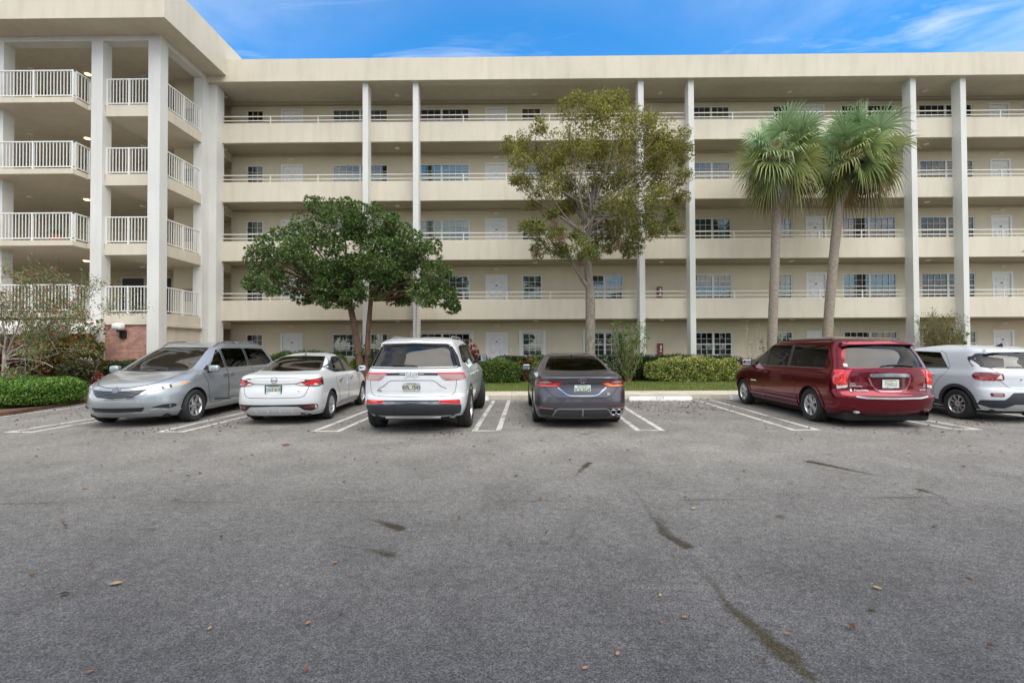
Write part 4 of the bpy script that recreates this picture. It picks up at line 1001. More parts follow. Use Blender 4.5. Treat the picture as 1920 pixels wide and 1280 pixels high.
    for y in (-.36, -.12, .12, .36): c.plate('skirt_fin', P, [('rear', [(y - .012, .25), (y + .012, .25), (y + .004, .32), (y - .004, .32)])], off=.04, th=.03)
    c.plate('boot_seam', BLK, [('rear', ribbon([(-.66, .80), (-.62, .66), (-.58, .59), (-.5, .565), (0, .56), (.5, .565), (.58, .59), (.62, .66), (.66, .80)], .010))], off=.0015, th=.004)
    c.plate('boot_groove', mat('shade grey', (.16, .16, .17), .6), [('rear', ribbon([(-.42, .842), (0, .836), (.42, .842)], .018))], off=.002, th=.004)
    c.plate('boot_lip', P, [('rear', ribbon([(-.64, .965), (-.3, .99), (0, .995), (.3, .99), (.64, .965)], .028))], off=.016, th=.03)
    for q in ((.92,)): c.text_rear('VERSA', .54, .945, .038, mat('badge grey', (.28, .28, .30), .3, .8)); 
    c.text_rear('S', -.48, .69, .045, mat('badge dark', (.08, .08, .09), .4))
    ovals(c, 'bar', 0, .925, .058, .058, CHROME, 'rear', .008)
    c.lplate(.735, .012, 'QSZ B70', (.08, .22, .17), ((.52, .58, .55), (.60, .38, .24)), frame=BLK)
    c.mirror(3.02, .97, P, .2, .14); c.handles((2.42, 1.58), .845, mat('chrome handle', (.45, .45, .46), .2, .9), .17)
    x = 1.72; zt = sh.top(x, 0); MB().lathe([(.035, 0), (.02, .02), (.0, .03)], 12, Matrix.Translation((x, 0, zt))).tube([(x, 0, zt + .01), (x - .12, 0, zt + .17)], .004, 5).build('aerial', BLK, c.root)
    MB().tube([(.10, -.55, .23), (.35, -.55, .24)], .035, 12, cap=False).build('exhaust', mat('exhaust steel', (.5, .48, .44), .3, .9), c.root)
    st = dict(rr=.205, n=10, w=(.014, .022), sk=.02)
    for x in (1.0, 3.62):
        for s_ in (1, -1): wheel(c.root, x, s_ * .765, wr, .195, st, s_, 0)
    c.under(.25, 4.2, .66, .15, .3); c.seats([(2.35, (.36, -.36), .48, .50), (1.45, (0,), 1.2, .42)], .48, SEATD); c.dash(2.85, 1.0, .66)
    for y in (-.4, .4): MB().rbox(1.38, 1.46, y - .13, y + .13, 1.07, 1.2, .04, 2).build('headrest', SEATD, c.root)
    return c
# ---------------- 3 white four wheel drive -------------------------------------------------------
def car_gc():
    sh = Shape(W=[(.30, .88), (.42, .935), (.55, .965), (.80, .982), (.98, .965), (1.10, .93), (1.18, .90), (1.40, .815), (1.62, .725), (1.70, .68), (1.755, .58), (1.785, .44), (1.795, .32)],
               XR=[(.30, .22), (.42, .06), (.55, .0), (.68, .02), (.72, .05), (1.0, .07), (1.14, .09), (1.20, .115), (1.60, .33), (1.66, .33), (1.70, .42), (1.76, .75), (1.795, 1.4)],
               XF=[(.30, 4.75), (.5, 4.88), (.8, 4.90), (.98, 4.84), (1.06, 4.6), (1.12, 4.15), (1.17, 3.82), (1.25, 3.62), (1.65, 2.98), (1.74, 2.65), (1.795, 2.1)],
               LR=[(.30, .42), (.8, .46), (1.15, .40), (1.795, .35)], LF=[(.3, .5), (1.0, .5), (1.15, .36), (1.795, .5)], PR=2.5, PF=3.0, taper=(.02, .045))
    P = paint('bright white paint', (.62, .63, .645), 0, .4)
    c = Car('suv', 'tall white four wheel drive car with a dark lower bumper and front wheels turned', 'car', (0, 0, 0), 0, sh, P)
    w1 = rounded([(2.55, 1.20), (3.45, 1.19), (3.15, 1.42), (2.85, 1.60), (2.58, 1.635)], .03); w2 = rounded([(1.50, 1.22), (2.45, 1.20), (2.48, 1.64), (1.55, 1.63)], .04); w3 = rounded([(.72, 1.30), (1.40, 1.23), (1.44, 1.625), (1.02, 1.60)], .05)
    rw = rounded(sym([(0, 1.215), (.80, 1.225), (.72, 1.45), (.635, 1.60), (0, 1.62)]), .05); fw = rounded(sym([(0, 1.22), (.72, 1.23), (.62, 1.62), (0, 1.64)]), .04)
    wr = .382; make_body(c.root, sh, P, (1.05, 4.0), wr, [('side', w1), ('side', w2), ('side', w3), ('rear', rw), ('front', fw)], (.60, lambda z: 3.5 if z < 1.2 else 9, lambda z: .30))
    c.plate('rear_window', GDRK, [('rear', rw)], off=-.006, th=.004); c.plate('windshield', GCLR, [('front', fw)], off=-.010, th=.004)
    for wv in (w1,): c.plate('side_window', GMID, [('side', wv)], off=-.008, th=.004, both=True)
    for wv in (w2, w3): c.plate('side_window', GDRK, [('side', wv)], off=-.008, th=.004, both=True)
    for q in ([(2.55, 1.2), (2.45, 1.2), (2.48, 1.64), (2.58, 1.64)], [(1.50, 1.22), (1.40, 1.22), (1.44, 1.63), (1.55, 1.63)]): c.plate('pillar_trim', BLK, [('side', q)], both=True)
    c.plate('spoiler', P, [('rear', rounded(sym([(0, 1.66), (.58, 1.645), (.66, 1.62), (.60, 1.70), (0, 1.715)]), .02))], off=.10, th=.12)
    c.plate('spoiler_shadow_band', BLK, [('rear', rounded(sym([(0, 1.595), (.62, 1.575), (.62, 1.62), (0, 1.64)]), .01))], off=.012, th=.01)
    c.plate('glass_edge', BLK, [('rear', ribbon([(-.80, 1.205), (-.4, 1.198), (0, 1.196), (.4, 1.198), (.80, 1.205)], .02))], off=.003)
    for s_ in (1, -1):
        c.plate('glass_edge', BLK, [('rear', [(s_ * a, b) for a, b in [(.795, 1.215), (.85, 1.215), (.775, 1.42), (.675, 1.59), (.63, 1.60), (.715, 1.45)]])], off=.009, th=.014, step=.025)
        TL = rounded([(.455, 1.115), (.87, 1.115), (.87, .985), (.60, .985), (.55, 1.01)], .015)
        o = c.plate('tail_light', LENS_P, [('rear', [(s_ * a, b) for a, b in TL]), ('side', rounded([(.20, .985), (.40, 1.0), (.42, 1.10), (.20, 1.115)], .015), s_)], off=.010, th=.014, step=.03)
        c.plate('red_lens', LENS_R, [('rear', [(s_ * a, b) for a, b in ribbon([(.455, 1.11), (.87, 1.105)], .028)]), ('rear', [(s_ * a, b) for a, b in ribbon([(.60, .993), (.87, .99)], .012)]), ('side', [(.20, 1.09), (.42, 1.08), (.42, 1.105), (.20, 1.118)], s_), ('side', [(.38, 1.0), (.42, 1.0), (.43, 1.10), (.40, 1.10)], s_)], off=.014, th=.006, parent=o, step=.03)
        c.plate('rear_reflector', LENS_R, [('rear', [(s_ * a, b) for a, b in rounded([(.52, .555), (.86, .545), (.86, .60), (.84, .63), (.50, .63)], .012)])], off=.012, th=.012)
        c.plate('arch_trim', SIDEM, [('side', arc_poly(1.05, wr, wr + .05, wr + .10, 5, 175), s_), ('side', arc_poly(4.0, wr, wr + .05, wr + .10, 5, 175), s_), ('side', [(1.5, .32), (3.55, .32), (3.55, .42), (1.5, .42)], s_)], off=.008, th=.012)
    c.plate('light_bar', BLK, [('rear', ribbon([(-.47, 1.093), (0, 1.10), (.47, 1.093)], .045))], off=.006)
    for s_ in (1, -1): c.plate('chrome_strip', CHROME, [('rear', ribbon([(s_ * .12, 1.10), (s_ * .22, 1.099)], .012))], off=.010)
    c.text_rear('Jeep', 0, 1.10, .125, mat('badge white', (.80, .80, .80), .3, .2), 'badge', 1.1, .024, .003)
    c.text_rear('4XE', .60, .80, .045, mat('badge grey', (.28, .28, .30), .3, .8), 'badge', 1.3)
    # tailgate recess and number plate
    c.plate('plate_recess', P, [('rear', rounded(sym([(0, .80), (.60, .80), (.52, .85), (.42, .955), (.36, .975), (0, .975)]), .02))], off=.002, th=.006)
    c.plate('recess_edge', mat('shade grey', (.16, .16, .17), .6), [('rear', ribbon([(-.62, .83), (-.52, .875), (-.43, .955), (-.37, .98), (0, .982), (.37, .98), (.43, .955), (.52, .875), (.62, .83)], .012))], off=.004, th=.006)
    c.plate('tailgate_seam', mat('shade grey', (.16, .16, .17), .6), [('rear', ribbon([(-.80, 1.10), (-.78, .86), (-.76, .76), (-.70, .71), (-.6, .70), (0, .695), (.6, .70), (.70, .71), (.76, .76), (.78, .86), (.80, 1.10)], .010))], off=.0015, th=.004)
    c.plate('bumper_chrome', CHROME, [('rear', ribbon([(-.86, .545), (-.55, .565), (-.48, .59), (0, .60), (.48, .59), (.55, .565), (.86, .545)], .022))], off=.018, th=.014)
    c.plate('bumper_groove', BLK, [('rear', ribbon([(-.50, .618), (0, .622), (.50, .618)], .022))], off=.006)
    c.plate('lower_bumper', SIDEM, [('rear', rounded(sym([(0, .335), (.72, .335), (.84, .36), (.87, .45), (.87, .54), (.55, .552), (0, .58)]), .02))], off=.014, th=.03)
    for s_ in (1, -1): c.plate('bumper_seam', BLK, [('rear', ribbon([(s_ * .30, .35), (s_ * .30, .56)], .012))], off=.017)
    MB().tube([(.22, -.5, .30), (.22, .5, .30)], .03, 8).tube([(.3, -.75, .30), (.45, -.1, .28), (.3, .3, .30)], .025, 8).build('exhaust', mat('exhaust steel', (.5, .48, .44), .3, .9), c.root)
    c.lplate(.865, .012, 'KPL 7543', (.06, .07, .10), ((.44, .44, .42), (.60, .52, .25)))
    c.wipe([(sh.rear(y, 1.235) - .012, y, 1.235 + .03 * math.sin((y + .1) * 4)) for y in np.linspace(-.1, .38, 6)])
    c.mirror(3.30, 1.22, BLK, .25, .19); c.handles((2.65, 1.65), 1.03, P, .2)
    for s_ in (1, -1):
        pts = [(x, s_ * .585, sh.top(x, .585) + (.045 if 0 < i < 8 else .0)) for i, x in enumerate(np.linspace(.95, 2.7, 9))]; MB().tube(pts, .018, 8).build('roof_rail', mat('steel rail', (.45, .45, .46), .3, .8), c.root)
    x = .95; zt = sh.top(x, .0); MB().add([(x - .11, 0, zt - .01), (x + .10, .03, zt - .01), (x + .10, -.03, zt - .01), (x - .08, 0, zt + .06)], [(0, 1, 3), (0, 3, 2), (1, 2, 3), (0, 2, 1)]).build('aerial_fin', BLK, c.root)
    st = dict(rr=.25, n=5, w=(.022, .026), twin=.035)
    for s_ in (1, -1):
        wheel(c.root, 1.05, s_ * .86, wr, .26, st, s_, 0); wheel(c.root, 4.0, s_ * .875, wr, .26, st, s_, 14)
    c.under(.3, 4.6, .74, .24, .45); c.seats([(2.6, (.40, -.40), .52, .66), (1.65, (0,), 1.3, .60)], .75, SEATD); c.dash(3.15, 1.2, .76)
    return c
# ---------------- 4 dark grey sedan --------------------------------------------------------------
def car_camry():
    sh = Shape(W=[(.19, .84), (.30, .885), (.50, .918), (.70, .918), (.85, .90), (.95, .865), (1.02, .81), (1.08, .765), (1.20, .70), (1.33, .615), (1.385, .56), (1.425, .46), (1.445, .32)],
               XR=[(.19, .14), (.30, .04), (.50, .0), (.62, .01), (.70, .03), (.85, .07), (.97, .045), (1.005, .07), (1.03, .20), (1.055, .44), (1.075, .66), (1.12, .84), (1.29, 1.34), (1.37, 1.70), (1.42, 2.1), (1.445, 2.4)],
               XF=[(.19, 4.75), (.35, 4.86), (.55, 4.88), (.70, 4.82), (.80, 4.60), (.88, 4.2), (.95, 3.8), (1.02, 3.55), (1.08, 3.40), (1.33, 2.92), (1.40, 2.7), (1.445, 2.4)],
               LR=[(.19, .42), (.85, .50), (1.05, .42), (1.445, .40)], LF=[(.19, .6), (.9, .5), (1.05, .34), (1.445, .5)], PR=2.35, PF=[(.19, 2.4), (.85, 2.4), (1.0, 3), (1.445, 3)], taper=(.02, .03))
    P = paint('gunmetal paint', (.105, .10, .118), .75, .28)
    c = Car('sedan', 'dark grey sedan with twin tailpipes parked left of the empty bay', 'car', (0, 0, 0), 0, sh, P)
    w1 = rounded([(2.42, 1.03), (3.38, 1.01), (3.15, 1.12), (2.85, 1.29), (2.46, 1.36)], .03); w2 = rounded([(1.45, 1.06), (2.34, 1.03), (2.38, 1.365), (1.98, 1.35), (1.65, 1.24)], .03)
    rw = rounded(sym([(0, 1.085), (.665, 1.095), (.60, 1.22), (.50, 1.355), (0, 1.372)]), .04); fw = rounded(sym([(0, 1.09), (.66, 1.10), (.55, 1.34), (0, 1.36)]), .04)
    wr = .335; make_body(c.root, sh, P, (1.10, 3.925), wr, [('side', w1), ('side', w2), ('rear', rw), ('front', fw)], (.50, lambda z: 3.35 if z < 1.08 else 9, lambda z: 1.35 if z < 1.05 else 0))
    c.plate('rear_window', GSEE, [('rear', rw)], off=-.010, th=.004); c.plate('windshield', GSEE, [('front', fw)], off=-.010, th=.004)
    for wv in (w1, w2): c.plate('side_window', GMID, [('side', wv)], off=-.008, th=.004, both=True)
    c.plate('pillar_trim', BLK, [('side', [(2.42, 1.03), (2.34, 1.03), (2.38, 1.37), (2.46, 1.365)])], both=True)
    c.plate('door_seam', BLK, [('side', ribbon(q, .011)) for q in ([(2.38, 1.03), (2.38, .45), (2.45, .33), (3.3, .33), (3.45, .55), (3.48, .98)], [(2.38, .45), (2.3, .33), (1.75, .33), (1.6, .60), (1.45, .80), (1.45, 1.06)])], off=.0015, th=.004, both=True)
    c.plate('boot_lip', P, [('rear', rounded(sym([(0, .985), (.40, .98), (.66, .955), (.68, .975), (.42, 1.015), (0, 1.02)]), .01))], off=.03, th=.04)
    TL = rounded([(.36, .865), (.50, .80), (.86, .80), (.88, .90), (.80, .93), (.62, .945), (.44, .905)], .015)
    for s_ in (1, -1):
        o = c.plate('tail_light', LENS_RD, [('rear', [(s_ * a, b) for a, b in TL]), ('side', rounded([(.22, .80), (.46, .83), (.52, .92), (.30, .94), (.22, .93)], .015), s_)], off=.010, th=.014, step=.03)
        c.plate('red_lens', LENS_R if s_ > 0 else LENS_O, [('rear', [(s_ * a, b) for a, b in rounded([(.40, .862), (.53, .812), (.84, .808), (.84, .842), (.60, .84), (.50, .885)], .01)])], off=.014, th=.006, parent=o, step=.03)
        c.plate('clear_lens', LENS_P, [('rear', [(s_ * a, b) for a, b in rounded([(.56, .875), (.72, .865), (.86, .872), (.86, .90), (.66, .918)], .01)])], off=.014, th=.006, parent=o, step=.03)
        c.plate('rear_reflector', LENS_RD, [('rear', [(s_ * a, b) for a, b in rounded([(.62, .405), (.80, .41), (.80, .44), (.64, .44)], .008)])], off=.012, th=.012)
        c.plate('bumper_vent', BLK, [('rear', [(s_ * a, b) for a, b in rounded([(.46, .255), (.80, .265), (.82, .385), (.56, .375)], .02)])], off=.004, th=.01)
        c.plate('diffuser_trim', mat('grey trim', (.30, .30, .31), .3, .6), [('rear', [(s_ * a, b) for a, b in ribbon([(.0, .392), (.44, .392), (.50, .37), (.565, .25)], .022)]), ('rear', [(s_ * a, b) for a, b in ribbon([(.56, .392), (.82, .396)], .020)])], off=.02, th=.02)
    c.plate('diffuser', mat('dark diffuser', (.05, .05, .055), .4, .3), [('rear', rounded(sym([(0, .245), (.52, .245), (.46, .375), (0, .385)]), .01))], off=.008, th=.02)
    c.plate('diffuser_fin', mat('grey trim', (.30, .30, .31), .3, .6), [('rear', [(-.018, .25), (.018, .25), (.012, .38), (-.012, .38)])], off=.03, th=.03)
    e = None
    for y in (-.595, -.71): MB().tube([(sh.rear(y, .32) - .02, y, .32), (.35, y, .32)], .047, 18, cap=False).tube([(sh.rear(y, .32) - .03, y + .048 * math.cos(t_), .32 + .048 * math.sin(t_)) for t_ in np.linspace(0, 2 * PI, 24, endpoint=False)], .009, 8, closed=True).build('tailpipe', CHROME, c.root)
    c.plate('boot_seam', BLK, [('rear', ribbon([(-.72, .80), (-.62, .70), (-.55, .625), (-.48, .60), (0, .595), (.48, .60), (.55, .625), (.62, .70), (.72, .80)], .012))], off=.0015, th=.004)
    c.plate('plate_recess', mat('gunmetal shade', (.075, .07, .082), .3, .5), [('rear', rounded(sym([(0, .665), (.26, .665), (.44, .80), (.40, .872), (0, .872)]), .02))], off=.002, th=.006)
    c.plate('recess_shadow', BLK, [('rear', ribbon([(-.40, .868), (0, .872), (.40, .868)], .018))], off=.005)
    c.plate('chrome_trim', CHROME, [('rear', ribbon([(-.47, .80), (-.38, .73), (-.30, .665), (-.22, .645), (0, .642), (.22, .645), (.30, .665), (.38, .73), (.47, .80)], .020))], off=.012, th=.012)
    ovals(c, 'ovals', 0, .93, .070, .046, CHROME, 'rear', .012)
    c.text_rear('SE', -.50, .672, .05, mat('badge white', (.80, .80, .80), .3, .2), 'badge', 1.2, .008, .001)
    c.lplate(.765, .014, 'JCS 2G4', (.08, .25, .20), ((.56, .63, .60), (.66, .45, .28)))
    c.mirror(3.12, 1.0, P, .2, .15); c.handles((2.5, 1.7), .88, P, .18)
    x = 1.75; zt = sh.top(x, .0); MB().add([(x - .10, 0, zt - .01), (x + .08, .03, zt - .01), (x + .08, -.03, zt - .01), (x - .08, 0, zt + .05)], [(0, 1, 3), (0, 3, 2), (1, 2, 3), (0, 2, 1)]).build('aerial_fin', P, c.root)
    st = dict(rr=.232, n=5, w=(.024, .028), twin=.03)
    for x in (1.10, 3.925):
        for s_ in (1, -1): wheel(c.root, x, s_ * .80, wr, .225, st, s_, 0)
    c.under(.25, 4.6, .70, .15, .3); c.seats([(2.45, (.38, -.38), .5, .50), (1.6, (0,), 1.3, .40)], .50, SEATG); c.dash(3.0, 1.03, .7)
    for y in (-.42, .42): MB().rbox(1.52, 1.62, y - .14, y + .14, 1.06, 1.18, .04, 2).build('headrest', SEATG, c.root)
    return c
# ---------------- 5 dark red minivan -------------------------------------------------------------
def car_red():
    sh = Shape(W=[(.24, .89), (.36, .935), (.55, .965), (.80, .97), (.98, .96), (1.07, .93), (1.12, .91), (1.35, .845), (1.58, .775), (1.66, .725), (1.715, .625), (1.75, .49), (1.765, .36)],
               XR=[(.24, .16), (.36, .03), (.55, .0), (.62, .01), (.66, .05), (.72, .10), (.90, .115), (1.08, .13), (1.30, .21), (1.56, .33), (1.62, .335), (1.68, .42), (1.73, .75), (1.765, 1.3)],
               XF=[(.24, 4.95), (.4, 5.10), (.7, 5.12), (.85, 5.02), (.95, 4.7), (1.02, 4.35), (1.07, 4.15), (1.14, 3.98), (1.55, 3.25), (1.66, 3.0), (1.73, 2.6), (1.765, 2.1)],
               LR=[(.24, .40), (1.0, .30), (1.765, .30)], LF=[(.24, .7), (.9, .7), (1.07, .40), (1.15, .34), (1.765, .5)], PR=2.35, PF=[(.24, 2.4), (.9, 2.4), (1.08, 3), (1.765, 3)], taper=(.02, .015))
    P = paint('dark red paint', (.15, .002, .012), .72, .20)
    c = Car('minivan', 'dark red minivan with a black lower step parked right of the empty bay', 'car', (0, 0, 0), 0, sh, P)
    w1 = rounded([(3.02, 1.11), (3.82, 1.10), (3.55, 1.28), (3.22, 1.50), (3.02, 1.57)], .03); w2 = rounded([(1.98, 1.12), (2.92, 1.12), (2.92, 1.59), (1.98, 1.60)], .03); w3 = rounded([(.62, 1.14), (1.88, 1.13), (1.88, 1.60), (.78, 1.58), (.64, 1.50)], .05)
    rw = rounded(sym([(0, 1.145), (.725, 1.15), (.68, 1.36), (.60, 1.575), (0, 1.59)]), .05); fw = rounded(sym([(0, 1.12), (.72, 1.13), (.62, 1.55), (0, 1.58)]), .04)
    wr = .345; make_body(c.root, sh, P, (1.05, 4.13), wr, [('side', w1), ('side', w2), ('side', w3), ('rear', rw), ('front', fw)], (.55, lambda z: 4.0 if z < 1.1 else 9, lambda z: .34))
    c.plate('rear_window', GDRK, [('rear', rw)], off=-.010, th=.004); c.plate('windshield', GCLR, [('front', fw)], off=-.010, th=.004)
    c.plate('side_window', GCLR, [('side', w1)], off=-.008, th=.004, both=True); c.plate('side_window', GDRK, [('side', w2)], off=-.006, th=.004, both=True); c.plate('side_window', GDRK, [('side', w3)], off=-.006, th=.004, both=True)
    [c.plate('pillar_trim', mat('pillar black', (.035, .035, .038), .35), [('side', q)], both=True) for q in ([(3.03, 1.11), (2.91, 1.11), (2.91, 1.60), (3.03, 1.575)], [(1.99, 1.12), (1.87, 1.12), (1.87, 1.605), (1.99, 1.605)])]
    c.plate('window_trim', mat('dull chrome', (.35, .35, .36), .25, .9), [('side', ribbon([(.62, 1.125), (1.9, 1.112), (2.95, 1.103), (3.95, 1.088)], .014))], off=.006, both=True)
    c.plate('door_seam', BLK, [('side', ribbon(q, .011)) for q in ([(2.97, 1.09), (2.97, .40), (3.05, .34), (3.7, .34), (3.8, .5), (3.85, .80), (3.98, 1.06)], [(2.97, .40), (2.9, .34), (1.65, .34), (1.60, .5), (1.60, .75), (1.90, 1.0), (1.90, 1.10)], [(.75, 1.03), (1.9, 1.035)])], off=.0015, th=.004, both=True)
    sk = paint('red skirt paint', (.14, .006, .026), .7, .25)
    for s_ in (1, -1):
        for zq in (.30, .385, .47): c.plate('sill_moulding', sk, [('side', rounded([(1.52, zq - .035), (3.66, zq - .030), (3.66, zq + .030), (1.52, zq + .035)], .015), s_)], off=.012 + .012 * (zq < .4), th=.03)
        [c.plate('arch_lip', P, [('side', q, s_)], off=.016, th=.02) for q in (arc_poly(1.05, wr, wr + .052, wr + .10, -2, 180), arc_poly(4.13, wr, wr + .052, wr + .09, 0, 180))]
        c.plate('spoiler', P, [('rear', rounded(sym([(0, 1.60), (.60, 1.59), (.72, 1.555), (.68, 1.64), (.4, 1.69), (0, 1.70)]), .02))], off=.09, th=.12) if s_ == 1 else None
        TL = rounded([(.74, .82), (.90, .80), (.90, 1.10), (.86, 1.115), (.75, 1.11), (.74, 1.0)], .02)
        o = c.plate('tail_light', LENS_R, [('rear', [(s_ * a, b) for a, b in TL]), ('side', rounded([(.20, .80), (.30, .82), (.32, .95), (.30, 1.08), (.20, 1.115)], .02), s_)], off=.014, th=.018, step=.03)
        c.plate('clear_lens', LENS_C, [('rear', [(s_ * a, b) for a, b in rounded([(.745, .775), (.89, .745), (.895, .82), (.74, .835)], .01)])], off=.014, th=.012, parent=o)
        M = Matrix.Translation((sh.rear(.81, .95) - .018, s_ * .815, .95)) @ Matrix.Rotation(R(-90), 4, 'Y')
        for zq in (-.075, .045): MB().lathe([(0, .008), (.05, .005), (.056, 0)], 18, M @ Matrix.Translation((zq, 0, 0))).build('lamp', mat('bright red lens', (.75, .03, .02), .1, coat=1), o)
    c.plate('spoiler_edge', BLK, [('rear', ribbon([(-.62, 1.583), (0, 1.602), (.62, 1.583)], .018))], off=.02)
    c.plate('tailgate_seam', BLK, [('rear', ribbon([(-.735, 1.12), (-.73, .80), (-.72, .72), (-.66, .625), (0, .61), (.66, .625), (.72, .72), (.73, .80), (.735, 1.12)], .014)), ('rear', ribbon([(-.74, 1.0), (-.4, 1.0)], .008)), ('rear', ribbon([(.4, 1.0), (.74, 1.0)], .008))], off=.0015, th=.004)
    c.plate('bumper_step_trim', mat('steel trim', (.62, .60, .60), .25, .9), [('rear', ribbon([(-.66, .612), (-.5, .585), (0, .578), (.5, .585), (.66, .612)], .030))], off=.016, th=.016)
    c.plate('lower_step', mat('lower step black', (.012, .012, .013), .4), [('rear', rounded(sym([(0, .235), (.72, .235), (.80, .28), (.80, .355), (0, .35)]), .02))], off=-.02, th=.06)
    c.plate('bumper_ridge', P, [('rear', ribbon([(-.90, .385), (-.5, .365), (0, .36), (.5, .365), (.90, .385)], .03))], off=.014, th=.014)
    # plate housing with chrome bars
    c.plate('plate_recess', mat('recess shade red', (.09, .002, .009), .25, .3, coat=1), [('rear', rounded(sym([(0, .73), (.24, .73), (.32, .80), (.38, .99), (0, .99)]), .02))], off=.003, th=.006)  # darker red gives the recess its shade through the colour
    c.plate('chrome_handle', CHROME, [('rear', rounded(sym([(0, .975), (.36, .97), (.38, 1.0), (.34, 1.035), (0, 1.045)]), .01))], off=.03, th=.03)
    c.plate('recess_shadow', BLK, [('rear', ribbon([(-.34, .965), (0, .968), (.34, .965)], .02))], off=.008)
    c.plate('recess_frame', mat('painted pink sheen', (.34, .10, .13), .2, .6, coat=1), [('rear', ribbon([(-.39, .97), (-.34, .82), (-.27, .73), (-.2, .71), (0, .705), (.2, .71), (.27, .73), (.34, .82), (.39, .97)], .03))], off=.014, th=.014)  # pinkish frame: sheen of the red paint put into the colour
    BW = mat('badge white', (.80, .80, .80), .3, .2)
    c.text_rear('DODGE', .655, .855, .022, BW, 'badge', 1.1); c.text_rear('GRAND', .655, .825, .026, BW, 'badge', 1.2); c.text_rear('CARAVAN', .605, .797, .036, BW, 'badge', 1.25)
    c.text_rear('BraunAbility', .53, .722, .052, BW, 'badge', .95, .016, .002); c.plate('badge_mark', BW, [('rear', [(.685, .70), (.71, .70), (.705, .745), (.68, .745)])], off=.010)
    c.text_rear('GT', -.69, .83, .034, BW, 'badge', 1.2); c.text_rear('SXT', -.685, .79, .036, BW, 'badge', 1.2); c.text_rear('ENTERVAN', -.62, .725, .034, BW, 'badge', .8, .014)
    x = 3.62; MB().box(x - .25, x + .02, sh.y(x, .70) + .001, sh.y(x, .70) + .006, .685, .715).build('door_badge', BW, c.root)
    c.lplate(.845, .02, 'FJI 623', (.30, .42, .38), ((.62, .66, .62), (.70, .36, .25)))
    c.plate('sticker', mat('white card', (.6, .66, .63), .8), [('rear', rounded([(.69, 1.17), (.75, 1.17), (.75, 1.23), (.69, 1.23)], .01))], off=.0, th=.003)
    c.wipe([(sh.rear(y, 1.17) - .012, y, 1.165 + .045 * math.sin((y + .55) * 4)) for y in np.linspace(-.5, .12, 7)])
    MB().tube([(.10, -.66, .275), (.34, -.66, .285)], .042, 14, cap=False).build('exhaust', CHROME, c.root)
    MB().rbox(-.03, .05, .66, .74, .30, .34, .01, 1).build('tow_socket', mat('socket', (.3, .3, .3), .5), c.root)
    c.mirror(3.62, 1.06, P, .26, .18); c.handles((3.10, 2.80), .955, P, .2)
    for s_ in (1, -1):
        pts = [(x, s_ * .66, sh.top(x, .66) + .008) for x in np.linspace(.75, 3.0, 9)]; MB().tube(pts, .014, 6).build('roof_rail', BLK, c.root)
    st = dict(rr=.222, n=5, w=(.017, .020), twin=.045)
    for x in (1.05, 4.13):
        for s_ in (1, -1): wheel(c.root, x, s_ * .845, wr, .235, st, s_, 0)
    c.under(.2, 4.8, .80, .13, .34); c.seats([(3.0, (.42, -.42), .5, .62), (1.15, (0,), 1.2, .58)], .62, SEATG); c.dash(3.5, 1.08, .8)
    return c
